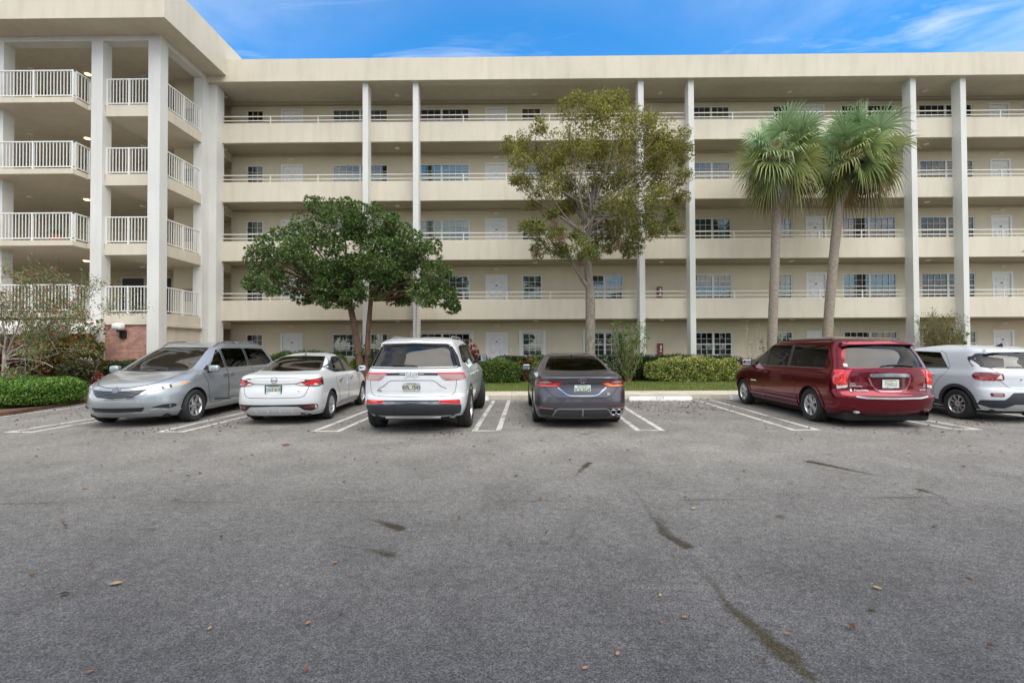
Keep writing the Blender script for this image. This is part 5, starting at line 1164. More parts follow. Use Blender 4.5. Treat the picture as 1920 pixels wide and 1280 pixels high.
# ---------------- 6 small white crossover --------------------------------------------------------
def car_venue():
    sh = Shape(W=[(.24, .82), (.36, .858), (.55, .88), (.75, .885), (.92, .875), (1.0, .85), (1.06, .82), (1.25, .765), (1.42, .705), (1.49, .65), (1.54, .54), (1.575, .40), (1.585, .3)],
               XR=[(.24, .16), (.36, .04), (.50, .0), (.66, .02), (.72, .06), (.95, .075), (1.05, .11), (1.40, .35), (1.45, .34), (1.50, .44), (1.555, .8), (1.585, 1.3)],
               XF=[(.24, 3.9), (.5, 4.02), (.8, 4.0), (.92, 3.85), (1.0, 3.4), (1.05, 3.15), (1.12, 3.0), (1.42, 2.55), (1.50, 2.35), (1.585, 1.8)],
               LR=[(.24, .38), (.9, .42), (1.1, .40), (1.585, .35)], LF=[(.24, .5), (1.0, .36), (1.585, .45)], PR=2.3, PF=3, taper=(.02, .03))
    P = paint('pearl white paint', (.58, .61, .65), 0, .4)
    c = Car('suv', 'small white crossover partly cut off at the right behind the dark red van', 'car', (0, 0, 0), 0, sh, P)
    w1 = rounded([(2.10, 1.06), (2.90, 1.05), (2.75, 1.2), (2.45, 1.42), (2.12, 1.44)], .03); w2 = rounded([(1.06, 1.10), (2.0, 1.065), (2.02, 1.445), (1.34, 1.42)], .03)
    rw = rounded(sym([(0, 1.09), (.60, 1.095), (.68, 1.16), (.66, 1.36), (.58, 1.40), (0, 1.425)]), .04); fw = rounded(sym([(0, 1.10), (.66, 1.11), (.58, 1.40), (0, 1.42)]), .04)
    wr = .318; make_body(c.root, sh, P, (.80, 3.32), wr, [('side', w1), ('side', w2), ('rear', rw), ('front', fw)], (.52, lambda z: 3.0 if z < 1.1 else 9, lambda z: .32))
    c.plate('rear_window', GMID, [('rear', rw)], off=-.010, th=.004); c.plate('windshield', GCLR, [('front', fw)], off=-.010, th=.004)
    for wv in (w1, w2): c.plate('side_window', GMID, [('side', wv)], off=-.008, th=.004, both=True)
    c.plate('pillar_trim', SIDEM, [('side', [(2.10, 1.06), (1.99, 1.06), (2.01, 1.45), (2.12, 1.445)])], both=True)
    c.plate('window_trim', SIDEM, [('side', ribbon([(1.02, 1.09), (2.0, 1.05), (2.95, 1.035)], .02))], off=.004, both=True)
    c.plate('door_seam', mat('shade grey', (.16, .16, .17), .6), [('side', ribbon(q, .009)) for q in ([(2.04, 1.05), (2.04, .40), (1.4, .36)], [(1.02, 1.09), (1.05, .98), (1.2, .85), (1.33, .66), (1.36, .5)], [(1.0, 1.10), (1.20, 1.40), (1.36, 1.46)])], off=.0015, th=.004, both=True)
    for s_ in (1, -1):
        c.plate('glass_corner', BLK, [('rear', [(s_ * a, b) for a, b in [(.60, 1.085), (.78, 1.14), (.745, 1.30), (.665, 1.40), (.58, 1.405), (.66, 1.355), (.68, 1.165)]]), ('side', [(.22, 1.14), (.34, 1.12), (.68, 1.33), (.52, 1.37), (.34, 1.30)], s_)], off=.004)
        TL = rounded([(.52, .865), (.83, .85), (.83, 1.02), (.52, 1.01)], .03)
        o = c.plate('tail_light', LENS_RD, [('rear', [(s_ * a, b) for a, b in TL]), ('side', rounded([(.18, .85), (.40, .88), (.46, .95), (.42, 1.02), (.18, 1.03)], .02), s_)], off=.010, th=.016, step=.03)
        c.plate('red_lens', LENS_R, [('rear', [(s_ * a, b) for a, b in ribbon([(.60, .885), (.83, .875)], .02)]), ('side', ribbon([(.20, .89), (.38, .905)], .02), s_)], off=.014, th=.006, parent=o, step=.03)
        c.plate('clear_lens', LENS_C, [('rear', [(s_ * a, b) for a, b in [(.545, .885), (.64, .885), (.56, .985)]])], off=.014, th=.006, parent=o)
        o = c.plate('rear_reflector', LENS_RD, [('rear', [(s_ * a, b) for a, b in rounded([(.57, .54), (.75, .54), (.75, .61), (.57, .61)], .02)])], off=.010, th=.014)
        c.plate('reverse_lamp', LENS_P, [('rear', [(s_ * a, b) for a, b in rounded([(.60, .555), (.72, .555), (.72, .595), (.60, .595)], .01)])], off=.014, th=.006, parent=o)
        c.plate('arch_trim', SIDEM, [('side', arc_poly(.80, wr, wr + .05, wr + .12, -8, 188), s_), ('side', arc_poly(3.32, wr, wr + .05, wr + .12, -8, 188), s_), ('side', [(1.25, .27), (2.87, .27), (2.87, .38), (1.25, .38)], s_)], off=.010, th=.014)
    c.plate('lower_bumper', SIDEM, [('rear', rounded(sym([(0, .30), (.70, .30), (.84, .36), (.84, .46), (.56, .475), (.42, .62), (0, .63)]), .02))], off=.014, th=.03)
    c.plate('skid_trim', mat('silver skirt', (.55, .56, .58), .4, .2), [('rear', rounded(sym([(0, .28), (.52, .30), (.40, .38), (0, .385)]), .02))], off=.024, th=.03)
    c.plate('tailgate_seam', mat('shade grey', (.16, .16, .17), .6), [('rear', ribbon([(-.64, .92), (-.46, .72), (-.42, .70), (0, .69), (.42, .70), (.46, .72), (.64, .92)], .010)), ('rear', ribbon([(.58, 1.03), (.66, 1.09)], .008))], off=.0015, th=.004)
    c.plate('spoiler', P, [('rear', rounded(sym([(0, 1.435), (.50, 1.42), (.62, 1.39), (.56, 1.49), (0, 1.515)]), .02))], off=.08, th=.10)
    for i, ch in enumerate('VENUE'): c.text_rear(ch, .24 - .12 * i, .875, .05, CHROME, 'badge', 1.3, .008, .001)
    ovals(c, 'oval', 0, .96, .06, .036, CHROME, 'rear', .010)
    c.lplate(.53, .03, 'JTE K41', (.08, .25, .20), ((.62, .66, .62), (.66, .45, .28)))
    c.wipe([(sh.rear(y, 1.11) - .012, y, 1.11 + .02 * math.sin(y * 5)) for y in np.linspace(-.05, .42, 6)])
    c.mirror(2.75, 1.06, P, .22, .16); c.handles((2.15, 1.40), .93, P, .2)
    x = .75; zt = sh.top(x, .0); MB().add([(x - .10, 0, zt - .01), (x + .08, .03, zt - .01), (x + .08, -.03, zt - .01), (x - .08, 0, zt + .07)], [(0, 1, 3), (0, 3, 2), (1, 2, 3), (0, 2, 1)]).build('aerial_fin', BLK, c.root)
    st = dict(rr=.20, n=9, w=(.014, .024), sk=.05)
    for x in (.80, 3.32):
        for s_ in (1, -1): wheel(c.root, x, s_ * .785, wr, .20, st, s_, 0)
    c.under(.25, 3.8, .68, .18, .35); c.seats([(2.1, (.37, -.37), .48, .62), (1.2, (0,), 1.2, .58)], .60, SEATD); c.dash(2.6, 1.05, .68)
    return c
def place(c, x, y, head):
    c.root.location = (x, y, 0); c.root.rotation_euler = (0, 0, R(head))
c1 = car_silver()
hd = R(-88.0); nose = Vector((-7.90, 9.25)); place(c1, nose.x - 5.085 * math.cos(hd), nose.y - 5.085 * math.sin(hd), -88.0)
c2 = car_versa(); place(c2, -4.93, 9.58, 93.3)
c3 = car_gc(); place(c3, -1.88, 8.45, 90.0)
c4 = car_camry(); place(c4, 1.26, 9.02, 90.3)
c5 = car_red(); place(c5, 7.09, 8.97, 88.6)
c6 = car_venue(); place(c6, 10.32, 9.50, 90.0)
# ------------------------------------------------------------------ plants
def bark(name, col, sc=6, rings=False):
    m = bpy.data.materials.new(name); n, o = nt(m)
    p = N(n, 'ShaderNodeBsdfPrincipled'); p.inputs['Roughness'].default_value = .9
    g = N(n, 'ShaderNodeNewGeometry'); mp = N(n, 'ShaderNodeMapping'); mp.inputs['Scale'].default_value = (1, 1, 4.5 if rings else .45); n.links.new(g.outputs['Position'], mp.inputs[0])
    t = N(n, 'ShaderNodeTexNoise'); t.inputs['Scale'].default_value = sc; t.inputs['Detail'].default_value = 8; t.inputs['Roughness'].default_value = .7; n.links.new(mp.outputs[0], t.inputs['Vector'])
    r = N(n, 'ShaderNodeMapRange'); r.inputs[1].default_value = .3; r.inputs[2].default_value = .7; r.inputs[3].default_value = .45; r.inputs[4].default_value = 1.45; n.links.new(t.outputs[0], r.inputs[0])
    v = N(n, 'ShaderNodeVectorMath', operation='SCALE'); v.inputs[0].default_value = col; n.links.new(r.outputs[0], v.inputs['Scale']); n.links.new(v.outputs[0], p.inputs['Base Color'])
    b = N(n, 'ShaderNodeBump'); b.inputs['Strength'].default_value = .8; b.inputs['Distance'].default_value = .03; n.links.new(t.outputs[0], b.inputs['Height']); n.links.new(b.outputs[0], p.inputs['Normal'])
    n.links.new(p.outputs[0], o.inputs[0]); return m
def unit(v): return v / np.maximum(np.linalg.norm(v, axis=-1, keepdims=True), 1e-9)
def leaf_cards(C, D, L, Wd, colr, name, m, parent=None, fold=.25):
    """pointed leaves (two quads folded on the midrib is one 6-gon-ish pair): C centres, D growth directions, L lengths, Wd widths"""
    n = len(C); D = unit(D); rnd = unit(rng.normal(size=(n, 3))); S = unit(np.cross(D, rnd)); U = np.cross(S, D)
    L = L[:, None]; Wd = Wd[:, None]
    tip = C + D * L * .5 - U * L * .10; base = C - D * L * .5
    l = C + S * Wd * .5 + U * Wd * fold; r = C - S * Wd * .5 + U * Wd * fold
    v = np.stack([base, r, tip, l], 1)
    return poly_mesh(name, v, colr, m, parent)
def pal(n, cols, wts, jit=.25):
    cols = np.array(cols, float); i = rng.choice(len(cols), n, p=np.array(wts) / sum(wts)); c = cols[i] * (1 - jit + 2 * jit * rng.random((n, 1)))
    return c
def blob_pts(cen, rad, n, shell=.5, flat=(1, 1, 1)):
    d = unit(rng.normal(size=(n, 3))); r = (shell + (1 - shell) * rng.random((n, 1))) ** .6
    return np.array(cen) + d * r * rad * np.array(flat), d
def limb(mb, p0, p1, r0, r1, sag=.0, wob=.06, n=7, seg=7):
    p0, p1 = Vector(p0), Vector(p1); L = (p1 - p0).length; pts = []; rs = []
    ox = random.uniform(-1, 1); oy = random.uniform(-1, 1)
    for i in range(n + 1):
        t = i / n; q = p0.lerp(p1, t) + Vector((ox * math.sin(t * PI) * wob * L, oy * math.sin(t * PI * 1.3) * wob * L, sag * L * math.sin(t * PI))); pts.append(q); rs.append(r0 + (r1 - r0) * t)
    mb.tube(pts, rs, seg); return pts
def lobes_to_world(px, Y, depth):
    """crown lobes measured on the photograph, spread in depth round the trunk plane"""
    out_ = []
    for i, (x, y, r) in enumerate(px):
        yy = Y + depth * (random.random() * 2 - 1) * .8; p = at(x, y, yy); out_.append((p, r * yy / F_PX))
    return out_
def sub_lobes(lobes, k=3, sc=.62):
    out_ = []
    for p, r in lobes:
        out_.append((p, r))
        for _ in range(k):
            d = Vector(unit(rng.normal(size=3))); d.y *= 1.6; out_.append((p + d * r * .75, r * sc * random.uniform(.7, 1.1)))
    return out_

# ---- dark glossy spreading tree on the left, two trunks
def dark_tree():
    root = thing('broadleaf_tree', 'dense dark green spreading tree with two thin trunks behind the white sedan', 'tree', tuple(at(681, 690, 18.9))[:2] + (.09,)); ox = root.location.copy()
    Y = 18.7
    L0 = [(598, 388, 22), (640, 405, 38), (700, 425, 42), (575, 430, 35), (520, 465, 35), (485, 490, 25), (478, 530, 20), (540, 500, 42), (600, 470, 48), (660, 470, 48), (720, 480, 42), (765, 455, 30), (800, 480, 30),
          (770, 510, 40), (815, 515, 28), (700, 535, 36), (645, 530, 30), (590, 530, 30), (565, 555, 18), (830, 555, 25), (848, 575, 16), (795, 545, 32), (740, 550, 28), (625, 560, 20), (515, 530, 28), (735, 420, 18), (660, 560, 22), (755, 545, 25), (602, 553, 18), (712, 455, 34), (738, 452, 28), (695, 500, 32), (675, 430, 30), (725, 510, 30), (560, 470, 30), (620, 530, 28)]
    lob = lobes_to_world(L0, Y, 1.3)
    mb = MB(); A = Vector(gnd(683, 690, 0)); base = Vector((ax(683, 690, 18.9), 18.9, 0)) 
    f1 = at(657, 575, 18.9); f2 = at(696, 562, 18.8)
    loc = lambda p: Vector(p) - ox
    limb(mb, loc(base + Vector((-.05, 0, 0))), loc(f1), .17, .12, wob=.05); limb(mb, loc(base + Vector((.12, 0, 0))), loc(f2), .13, .09, wob=.05)
    for p, r in lob:
        s = f1 if abs(p.x - f1.x) < abs(p.x - f2.x) + .5 else f2; mid = s.lerp(p, .5) + Vector((0, 0, .15))
        limb(mb, loc(s), loc(mid), .075, .045, wob=.08); limb(mb, loc(mid), loc(p), .045, .012, wob=.1)
    mb.build('trunk', bark('red brown bark', (.13, .075, .05)), root)
    Cs = []; Ds = []
    for p, r in sub_lobes(lob, 4, .5):
        nl = int(98 * (r / .5) ** 2) + 26
        # leaf whorls: five to seven leaves radiate from a twig end
        c, d = blob_pts(p, r, nl, .55, (1, 1.1, .85))
        for k in range(6):
            dd = unit(d + rng.normal(0, .75, (nl, 3)) + np.array([0, 0, .15])); Cs.append(c + dd * .055); Ds.append(dd)
    C = np.concatenate(Cs); D = np.concatenate(Ds); n = len(C)
    c = pal(n, [(.04, .082, .020), (.085, .155, .034), (.15, .24, .055), (.28, .35, .10)], [3.5, 5, 3.4, 1.1], .35)
    leaf_cards(C - np.array(ox), D, rng.uniform(.08, .14, n), rng.uniform(.028, .048, n), c, 'crown', leafmat('glossy leaves', .33, .18, .6), root)
# ---- taller sparse olive tree in the middle
def olive_tree():
    root = thing('broadleaf_tree', 'tall thin-leaved olive green tree with pale forked trunk behind the dark sedan', 'tree', (ax(1106, 690, 18.3), 18.3, .09)); ox = root.location.copy(); loc = lambda p: Vector(p) - ox
    Y = 18.2
    L0 = [(1130, 188, 22), (1165, 186, 20), (1075, 212, 30), (1110, 222, 30), (1150, 225, 35), (1195, 222, 32), (1235, 238, 30), (1270, 262, 25), (1285, 290, 18), (1250, 295, 30), (1200, 280, 36), (1150, 280, 36), (1100, 270, 34), (1055, 262, 28),
          (1010, 240, 18), (985, 262, 20), (955, 272, 16), (975, 300, 22), (1015, 300, 28), (985, 345, 20), (965, 335, 14), (1005, 372, 20), (1050, 320, 28), (1250, 340, 30), (1285, 330, 16), (1280, 370, 16), (1225, 375, 30), (1180, 340, 30), (1125, 330, 24),
          (1260, 405, 16), (1240, 430, 20), (1272, 428, 12), (1205, 435, 28), (1170, 415, 26), (1150, 455, 22), (1110, 470, 18), (1085, 445, 16), (1040, 440, 22), (1000, 425, 22), (982, 425, 12), (1015, 465, 20), (1060, 475, 18), (1060, 395, 18), (1030, 400, 14), (1180, 470, 16)]
    lob = lobes_to_world(L0, Y, 1.5)
    mb = MB(); base = ox.copy(); base.z = 0; k1 = at(1107, 575, 18.3); fk = at(1106, 545, 18.3); top = at(1100, 470, 18.2); lt = at(1068, 483, 18.1); hi = at(1112, 350, 18.2)
    mb.tube([loc(base), loc(base.lerp(k1, .35)), loc(base.lerp(k1, .7)), loc(k1)], [.24, .20, .185, .19], 12)
    mb.tube([loc(k1), loc(fk), loc(top), loc(top.lerp(hi, .5)), loc(hi)], [.19, .17, .14, .10, .06], 10)
    limb(mb, loc(fk), loc(lt), .10, .07, wob=.02)
    for p, r in lob:
        tt = random.uniform(.0, .8); s = top.lerp(hi, tt) if p.x > lt.x - .1 or p.z > 7 else lt; mid = s.lerp(p, .5) + Vector((0, random.uniform(-.2, .2), random.uniform(-.25, .1)))
        limb(mb, loc(s), loc(mid), .04, .024, wob=.12); limb(mb, loc(mid), loc(p), .024, .008, wob=.16)
        for _ in range(3): limb(mb, loc(mid.lerp(p, random.uniform(.3, .9))), loc(p + Vector([random.uniform(-1, 1) * r for _ in range(3)])), .012, .004, wob=.15, n=4, seg=4)
    mb.build('trunk', bark('pale grey bark', (.225, .195, .155), 14), root)
    Cs = []; Ds = []; Z = []
    for p, r in sub_lobes(lob + lobes_to_world([(1120, 370, 35), (1160, 380, 30), (1080, 360, 30), (1060, 350, 24), (1035, 345, 26), (1150, 330, 30), (1200, 410, 26), (1090, 300, 30), (1230, 300, 30), (1215, 330, 30), (1030, 300, 26), (1140, 440, 22), (1120, 455, 22), (1090, 465, 20), (1190, 455, 20), (1045, 470, 18), (1240, 270, 24)], Y, 1.7), 3, .6):
        nl = int(125 * (r / .5) ** 2) + 30; c, d = blob_pts(p, r * 1.12, nl, .15, (1, 1.1, .8)); 
        for k in range(3): dd = unit(d * .5 + rng.normal(0, .8, (nl, 3))); Cs.append(c + dd * .04 + rng.normal(0, .02, (nl, 3))); Ds.append(dd)
    C = np.concatenate(Cs); D = np.concatenate(Ds); n = len(C)
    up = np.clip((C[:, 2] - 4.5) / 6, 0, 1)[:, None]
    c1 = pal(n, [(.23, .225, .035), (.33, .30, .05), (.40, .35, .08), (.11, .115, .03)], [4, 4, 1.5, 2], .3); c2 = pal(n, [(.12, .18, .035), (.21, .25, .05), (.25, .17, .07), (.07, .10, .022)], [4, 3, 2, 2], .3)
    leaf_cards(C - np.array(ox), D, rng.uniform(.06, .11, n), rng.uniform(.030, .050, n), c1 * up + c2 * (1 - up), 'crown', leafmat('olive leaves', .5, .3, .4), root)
    # air plants and hanging dead tufts on the limbs, each a part of its own
    for (px, py, k) in ((1182, 365, 1), (1090, 418, 1), (1115, 400, 1), (1040, 415, 0), (1055, 440, 0), (1150, 425, 0), (1003, 465, 0), (1085, 480, 0), (1160, 450, 0), (1225, 372, 1), (1005, 280, 1)):
        V = []; CC = []; p = np.array(at(px, py, 17.3) - ox)
        for _ in range(70):
            a = rng.random() * 2 * PI; e_ = rng.uniform(.1, 1.2) if k else rng.uniform(-1.5, -.6); L = rng.uniform(.12, .30) if k else rng.uniform(.15, .45)
            d = np.array([math.cos(a) * math.cos(e_), math.sin(a) * math.cos(e_), math.sin(e_)]); s = np.array([-math.sin(a), math.cos(a), 0]) * .009
            q = p + rng.normal(0, .06, 3); V.append([q - s, q + s, q + d * L - np.array([0, 0, .05]) + s * .2, q + d * L - np.array([0, 0, .05]) - s * .2]); CC.append((.13, .16, .07) if k else (.20, .13, .085))
        poly_mesh('air_plant' if k else 'dead_tuft', np.array(V), np.array(CC) * rng.uniform(.6, 1.3, (len(CC), 1)), leafmat('dry tufts', .8, .1, .2), root)
# ---- fan palms
def palm(label, bx, base, tx, ty, cx, cy, Rr, Y, seed, grp='fan palms before the facade'):
    global rng
    root = thing('palm_tree', label, 'palm tree', (ax(bx, base, Y), Y, .09), 0, grp); ox = root.location.copy(); loc = lambda p: Vector(p) - ox
    rg = np.random.default_rng(seed)
    b0 = ox.copy(); b0.z = 0; t = at(tx, ty, Y); cen = at(cx, cy, Y) ; mb = MB(); n = 16; pts = []; rs = []
    for i in range(n + 1):
        u_ = i / n; q = b0.lerp(t, u_); q.x += .10 * math.sin(u_ * PI) * (-.6 if tx - bx > 20 else .1); pts.append(loc(q)); rs.append((.178 if i else .22) - .02 * u_ + .010 * (i % 2))
    pts.append(loc(t.lerp(cen, .5))); rs.append(.16); pts.append(loc(cen)); rs.append(.07)
    mb.tube(pts, rs, 14); mb.build('trunk', bark('palm bark', (.30, .25, .20), 9, True), root)
    V = []; CC = []; PV = MB(); heart = np.array(loc(cen))
    nf = 54
    for i in range(nf):
        az_ = i * 2.399963 + rg.normal(0, .15); u_ = i / nf
        el = 1.42 - 2.25 * u_ ** .8 + rg.normal(0, .17)              # young fronds upright, old ones hanging
        dead = u_ > .86
        d = np.array([math.cos(az_) * math.cos(el), math.sin(az_) * math.cos(el), math.sin(el)])
        pl = Rr * rg.uniform(.34, .60) * (1.12 - .38 * u_) * (1.25 if u_ < .3 else 1); droop = .12 + .25 * u_
        pp = [heart + d * pl * s_ - np.array([0, 0, droop * pl * s_ * s_]) for s_ in (0, .33, .66, 1)]
        PV.tube([Vector(q) for q in pp], [.022, .016, .013, .010], 5)
        dd = unit(pp[3] - pp[2]); side = np.cross(dd, [0, 0, 1.0]); side = unit(side + 1e-6); nor = np.cross(side, dd); L = Rr * rg.uniform(.46, .58) * (1.1 - .22 * u_)
        tw = rg.normal(0, .75); side, nor = side * math.cos(tw) + nor * math.sin(tw), nor * math.cos(tw) - side * math.sin(tw)
        ns = 30; base_c = np.array([(.21, .29, .11), (.27, .34, .13), (.15, .24, .10), (.35, .38, .15)][rg.integers(0, 4)])
        if u_ > .55: base_c = base_c * .55 + np.array((.22, .22, .06)) * .45
        if dead: base_c = np.array([(.16, .10, .045), (.07, .06, .04), (.24, .15, .05)][rg.integers(0, 3)])
        if u_ < .25: base_c = np.array((.23, .33, .165))
        for k in range(ns):
            ph = (k / (ns - 1) - .5) * 2 * 2.15; ll = L * (1 - .32 * abs(ph / 2.15) ** 1.5) * rg.uniform(.9, 1.08)
            sd = dd * math.cos(ph) + side * math.sin(ph) + nor * (.30 * abs(math.sin(ph)) ** 1 * .8); sd = unit(sd); wv = unit(np.cross(sd, nor))
            g_ = (.18 + .75 * u_) * rg.uniform(.7, 1.3); prev = pp[3]; w0 = .006
            col_ = base_c * rg.uniform(.8, 1.4)
            for s_, w1 in ((.45, .034), (.75, .022), (1.0, .002)):
                q = pp[3] + sd * ll * s_ - np.array([0, 0, g_ * ll * s_ ** 2.4 * (.55 if s_ < .9 else .9)])
                V.append([prev - wv * w0, prev + wv * w0, q + wv * w1, q - wv * w1]); CC.append(col_); prev = q; w0 = w1
    PV.build('leaf_stalks', mat('palm stalk', (.22, .20, .06), .6), root)
    poly_mesh('crown', np.array(V), np.array(CC), leafmat('palm fronds', .42, .2, .5), root)
    # old boots and fibre under the crown
    V = []; CC = []
    for _ in range(420):
        a = rg.random() * 2 * PI; e = rg.uniform(-1.5, -.6); L = rg.uniform(.35, .9); d = np.array([math.cos(a) * math.cos(e), math.sin(a) * math.cos(e), math.sin(e)]); s_ = np.array([-math.sin(a), math.cos(a), 0]) * .012
        q = heart + np.array([math.cos(a), math.sin(a), 0]) * rg.uniform(.05, .45) + np.array([0, 0, rg.uniform(-.35, .1)]); V.append([q - s_, q + s_, q + d * L + s_ * .2, q + d * L - s_ * .2]); CC.append(np.array([(.035, .045, .02), (.10, .07, .035), (.05, .07, .03)][rg.integers(0, 3)]))
    poly_mesh('dead_skirt', np.array(V), np.array(CC), leafmat('dry tufts', .8, .1, .2), root)

# ---- hedges and shrubs
def hedge(label, x0, x1, y0, y1, z0, z1, cols, wts, lf=(.05, .08), dens=900, rough=.07, grp=None, name='hedge', core=(.02, .028, .01), wob=.05, mname='hedge leaves', rnd=.25, rotpts=None):
    root = thing(name, label, 'hedge', ((x0 + x1) / 2, (y0 + y1) / 2, z0), 0, grp)
    hx, hy, hz = (x1 - x0) / 2, (y1 - y0) / 2, (z1 - z0)
    # superellipsoid surface samples
    area = 2 * (hx * 2 * hz + hy * 2 * hz) + 4 * hx * hy; n = int(dens * area * 6)
    u_ = rng.uniform(-1, 1, (n, 3)); f = rng.choice(3, n, p=np.array([hy * hz, hx * hz, hx * hy * 1.1]) / (hy * hz + hx * hz + hx * hy * 1.1)); u_[np.arange(n), f] = np.sign(u_[np.arange(n), f]) * 1
    r = (np.abs(u_) ** (1 / rnd * 1.0)).sum(1) ** (rnd); u_ = u_ / r[:, None]; d = unit(np.sign(u_) * np.abs(u_) ** 3 / np.array([hx, hy, hz / 2]))
    P = u_ * np.array([hx, hy, hz / 2]) + np.array([0, 0, hz / 2])
    bump = wob * (np.sin(P[:, 0] * 5.1 + P[:, 1] * 3) + np.sin(P[:, 0] * 2.3 + 1.7) + .8 * np.sin(P[:, 2] * 7 + P[:, 0] * 9)) / 2
    P = P + d * (bump[:, None] + rng.uniform(-rough * 1.6, rough * .6, (n, 1)))
    ok = P[:, 2] > .0; P = P[ok]; d = d[ok]; n = len(P)
    D = unit(d * .6 + rng.normal(0, .6, (n, 3)) + np.array([0, 0, .25]))
    leaf_cards(P, D, rng.uniform(lf[0], lf[1], n), rng.uniform(lf[0], lf[1], n) * .5, pal(n, cols, wts, .3), 'foliage', leafmat(mname, .45, .2, .4), root)
    bm = bmesh.new(); bmesh.ops.create_cube(bm, size=2); bmesh.ops.subdivide_edges(bm, edges=bm.edges, cuts=9, use_grid_fill=True)
    for v in bm.verts:
        q = v.co; rr = (abs(q.x) ** (1 / rnd) + abs(q.y) ** (1 / rnd) + abs(q.z) ** (1 / rnd)) ** rnd; q = q / rr
        k = .06 + .015 * math.sin(q.x * 40)
        v.co = Vector((q.x * max(hx - k - wob, .02), q.y * max(hy - k - wob, .02), hz / 2 + q.z * (hz / 2 - k)))
    me = bpy.data.meshes.new('twigs'); bm.to_mesh(me); bm.free(); me.materials.append(mat('hedge core %g' % core[0], core, 1, var=.5, vscale=25)); o = bpy.data.objects.new('twigs', me); COL.objects.link(o); o.parent = root
    return root
def stemmy(label, cx, cy, Y0, z0, H, spread, nst, cols, wts, lf, nl, leafz=(.35, 1.0), stemcol=(.20, .15, .10), name='shrub', cat='shrub', grp=None, lw=.4, r0=.018, dirz=.3, lean=0):
    root = thing(name, label, cat, (cx, cy, z0), 0, grp); mb = MB(); tips = []
    for i in range(nst):
        a = random.uniform(0, 2 * PI); rr = random.random() ** .6 * spread; p0 = (random.uniform(-.12, .12) * spread, random.uniform(-.12, .12) * spread, 0); h = H * random.uniform(.65, 1.0)
        p1 = (math.cos(a) * rr + lean * h, math.sin(a) * rr * .7, h); pts = limb(mb, p0, p1, r0, r0 * .25, wob=.08, n=6, seg=5); tips += [(q, (k / 6)) for k, q in enumerate(pts) if leafz[0] * H <= q.z <= leafz[1] * H * 1.1]
        for _ in range(2):
            k = random.randint(2, 5); q = pts[k] + Vector((random.uniform(-.3, .3) * spread, random.uniform(-.3, .3) * spread, random.uniform(.05, .3) * H)); limb(mb, pts[k], q, r0 * .4, r0 * .15, wob=.1, n=3, seg=4); tips.append((q, 1))
    mb.build('stems', mat('stems %g' % stemcol[0], stemcol, .9, var=.3, vscale=20), root)
    if tips:
        T = np.array([list(q) for q, _ in tips]); i = rng.integers(0, len(T), nl); C = T[i] + rng.normal(0, .07 * max(spread, .4), (nl, 3)); D = unit(rng.normal(0, .7, (nl, 3)) + np.array([0, 0, dirz]))
        l = rng.uniform(lf[0], lf[1], nl); leaf_cards(C, D, l, l * lw, pal(nl, cols, wts, .3), 'foliage', leafmat('shrub leaves', .45, .25, .4), root)
    return root
GREEN = [(.09, .16, .028), (.14, .24, .045), (.22, .33, .075), (.04, .08, .016)]
DGREEN = [(.03, .065, .02), (.055, .105, .03), (.085, .15, .05), (.016, .035, .012)]
YEL = [(.55, .54, .16), (.38, .44, .09), (.14, .22, .04), (.05, .10, .025), (.68, .64, .32)]
CROTON = [(.30, .06, .03), (.34, .15, .03), (.07, .11, .025), (.16, .03, .035), (.035, .05, .02), (.30, .24, .05)]

dark_tree(); olive_tree()
palm('left fan palm with upright blue-green young fronds and straight trunk', 1444, 700, 1456, 395, 1462, 302, 2.05, 18.9, 3)
palm('right fan palm leaning right with a darker drooping skirt', 1546, 700, 1573, 385, 1604, 298, 1.95, 18.9, 11)

zb = ZP - .03
# long dark hedge before the walkway
def X(px, Y): return ax(px, 690, Y)
hedge('long clipped dark green hedge standing along the ground floor walkway', X(905, 21), X(1395, 21), 20.75, 21.25, zb, 1.22, DGREEN, [4, 4, 1.5, 3], (.05, .08), 220, wob=.03, rnd=.16)
hedge('dark green hedge behind the dark red minivan', X(1396, 21), X(1930, 21), 20.75, 21.2, zb, 1.18, DGREEN, [4, 4, 1.5, 3], (.05, .08), 150, wob=.03, rnd=.16)
hedge('yellow and green variegated hedge beside the lawn at the empty bay', X(1210, 20.2), X(1388, 20.2), 19.75, 20.72, zb, 1.09, YEL, [4, 5, 3.2, 2.2, 1.5], (.07, .12), 330, .10, wob=.07, mname='variegated leaves', rnd=.30, core=(.03, .045, .012))
hedge('rounded clipped mid green hedge between the white four wheel drive and dark sedan', X(888, 19.9), X(978, 19.9), 19.3, 20.3, zb, 1.02, GREEN + [(.28, .20, .07)], [4, 4, 2, 3, .8], (.05, .09), 420, .15, wob=.08, rnd=.34)
hedge('bright yellow green clipped hedge between the white sedan and white four wheel drive', X(655, 19.6), X(728, 19.6), 19.2, 20.2, zb, 1.10, [(.20, .30, .04), (.13, .22, .03), (.32, .36, .08), (.05, .09, .02)], [4, 3, 2, 2], (.06, .10), 400, .09, wob=.07, rnd=.34, mname='variegated leaves')
hedge('loose mid green hedge rising behind the white sedan roof', X(498, 20.6), X(650, 20.6), 20.2, 20.9, zb, 1.42, GREEN, [4, 4, 2, 3], (.06, .10), 220, .11, wob=.06, rnd=.28)
hedge('low dark green hedge at the foot of the brick wall', X(182, 17.7), X(300, 17.7), 17.4, 18.1, zb, 1.12, DGREEN, [3, 4, 2.5, 2], (.05, .08), 240, .07, wob=.04, rnd=.22)
# bright clipped hedge at the left edge
h = hedge('thick bright green clipped hedge at the left edge beside the silver minivan', -15.7, -12.32, 11.62, 14.0, .08, .78, [(.10, .20, .032), (.15, .30, .045), (.22, .37, .07), (.04, .09, .018)], [4, 5, 3, 2.2], (.045, .075), 480, .05, wob=.035, rnd=.24)
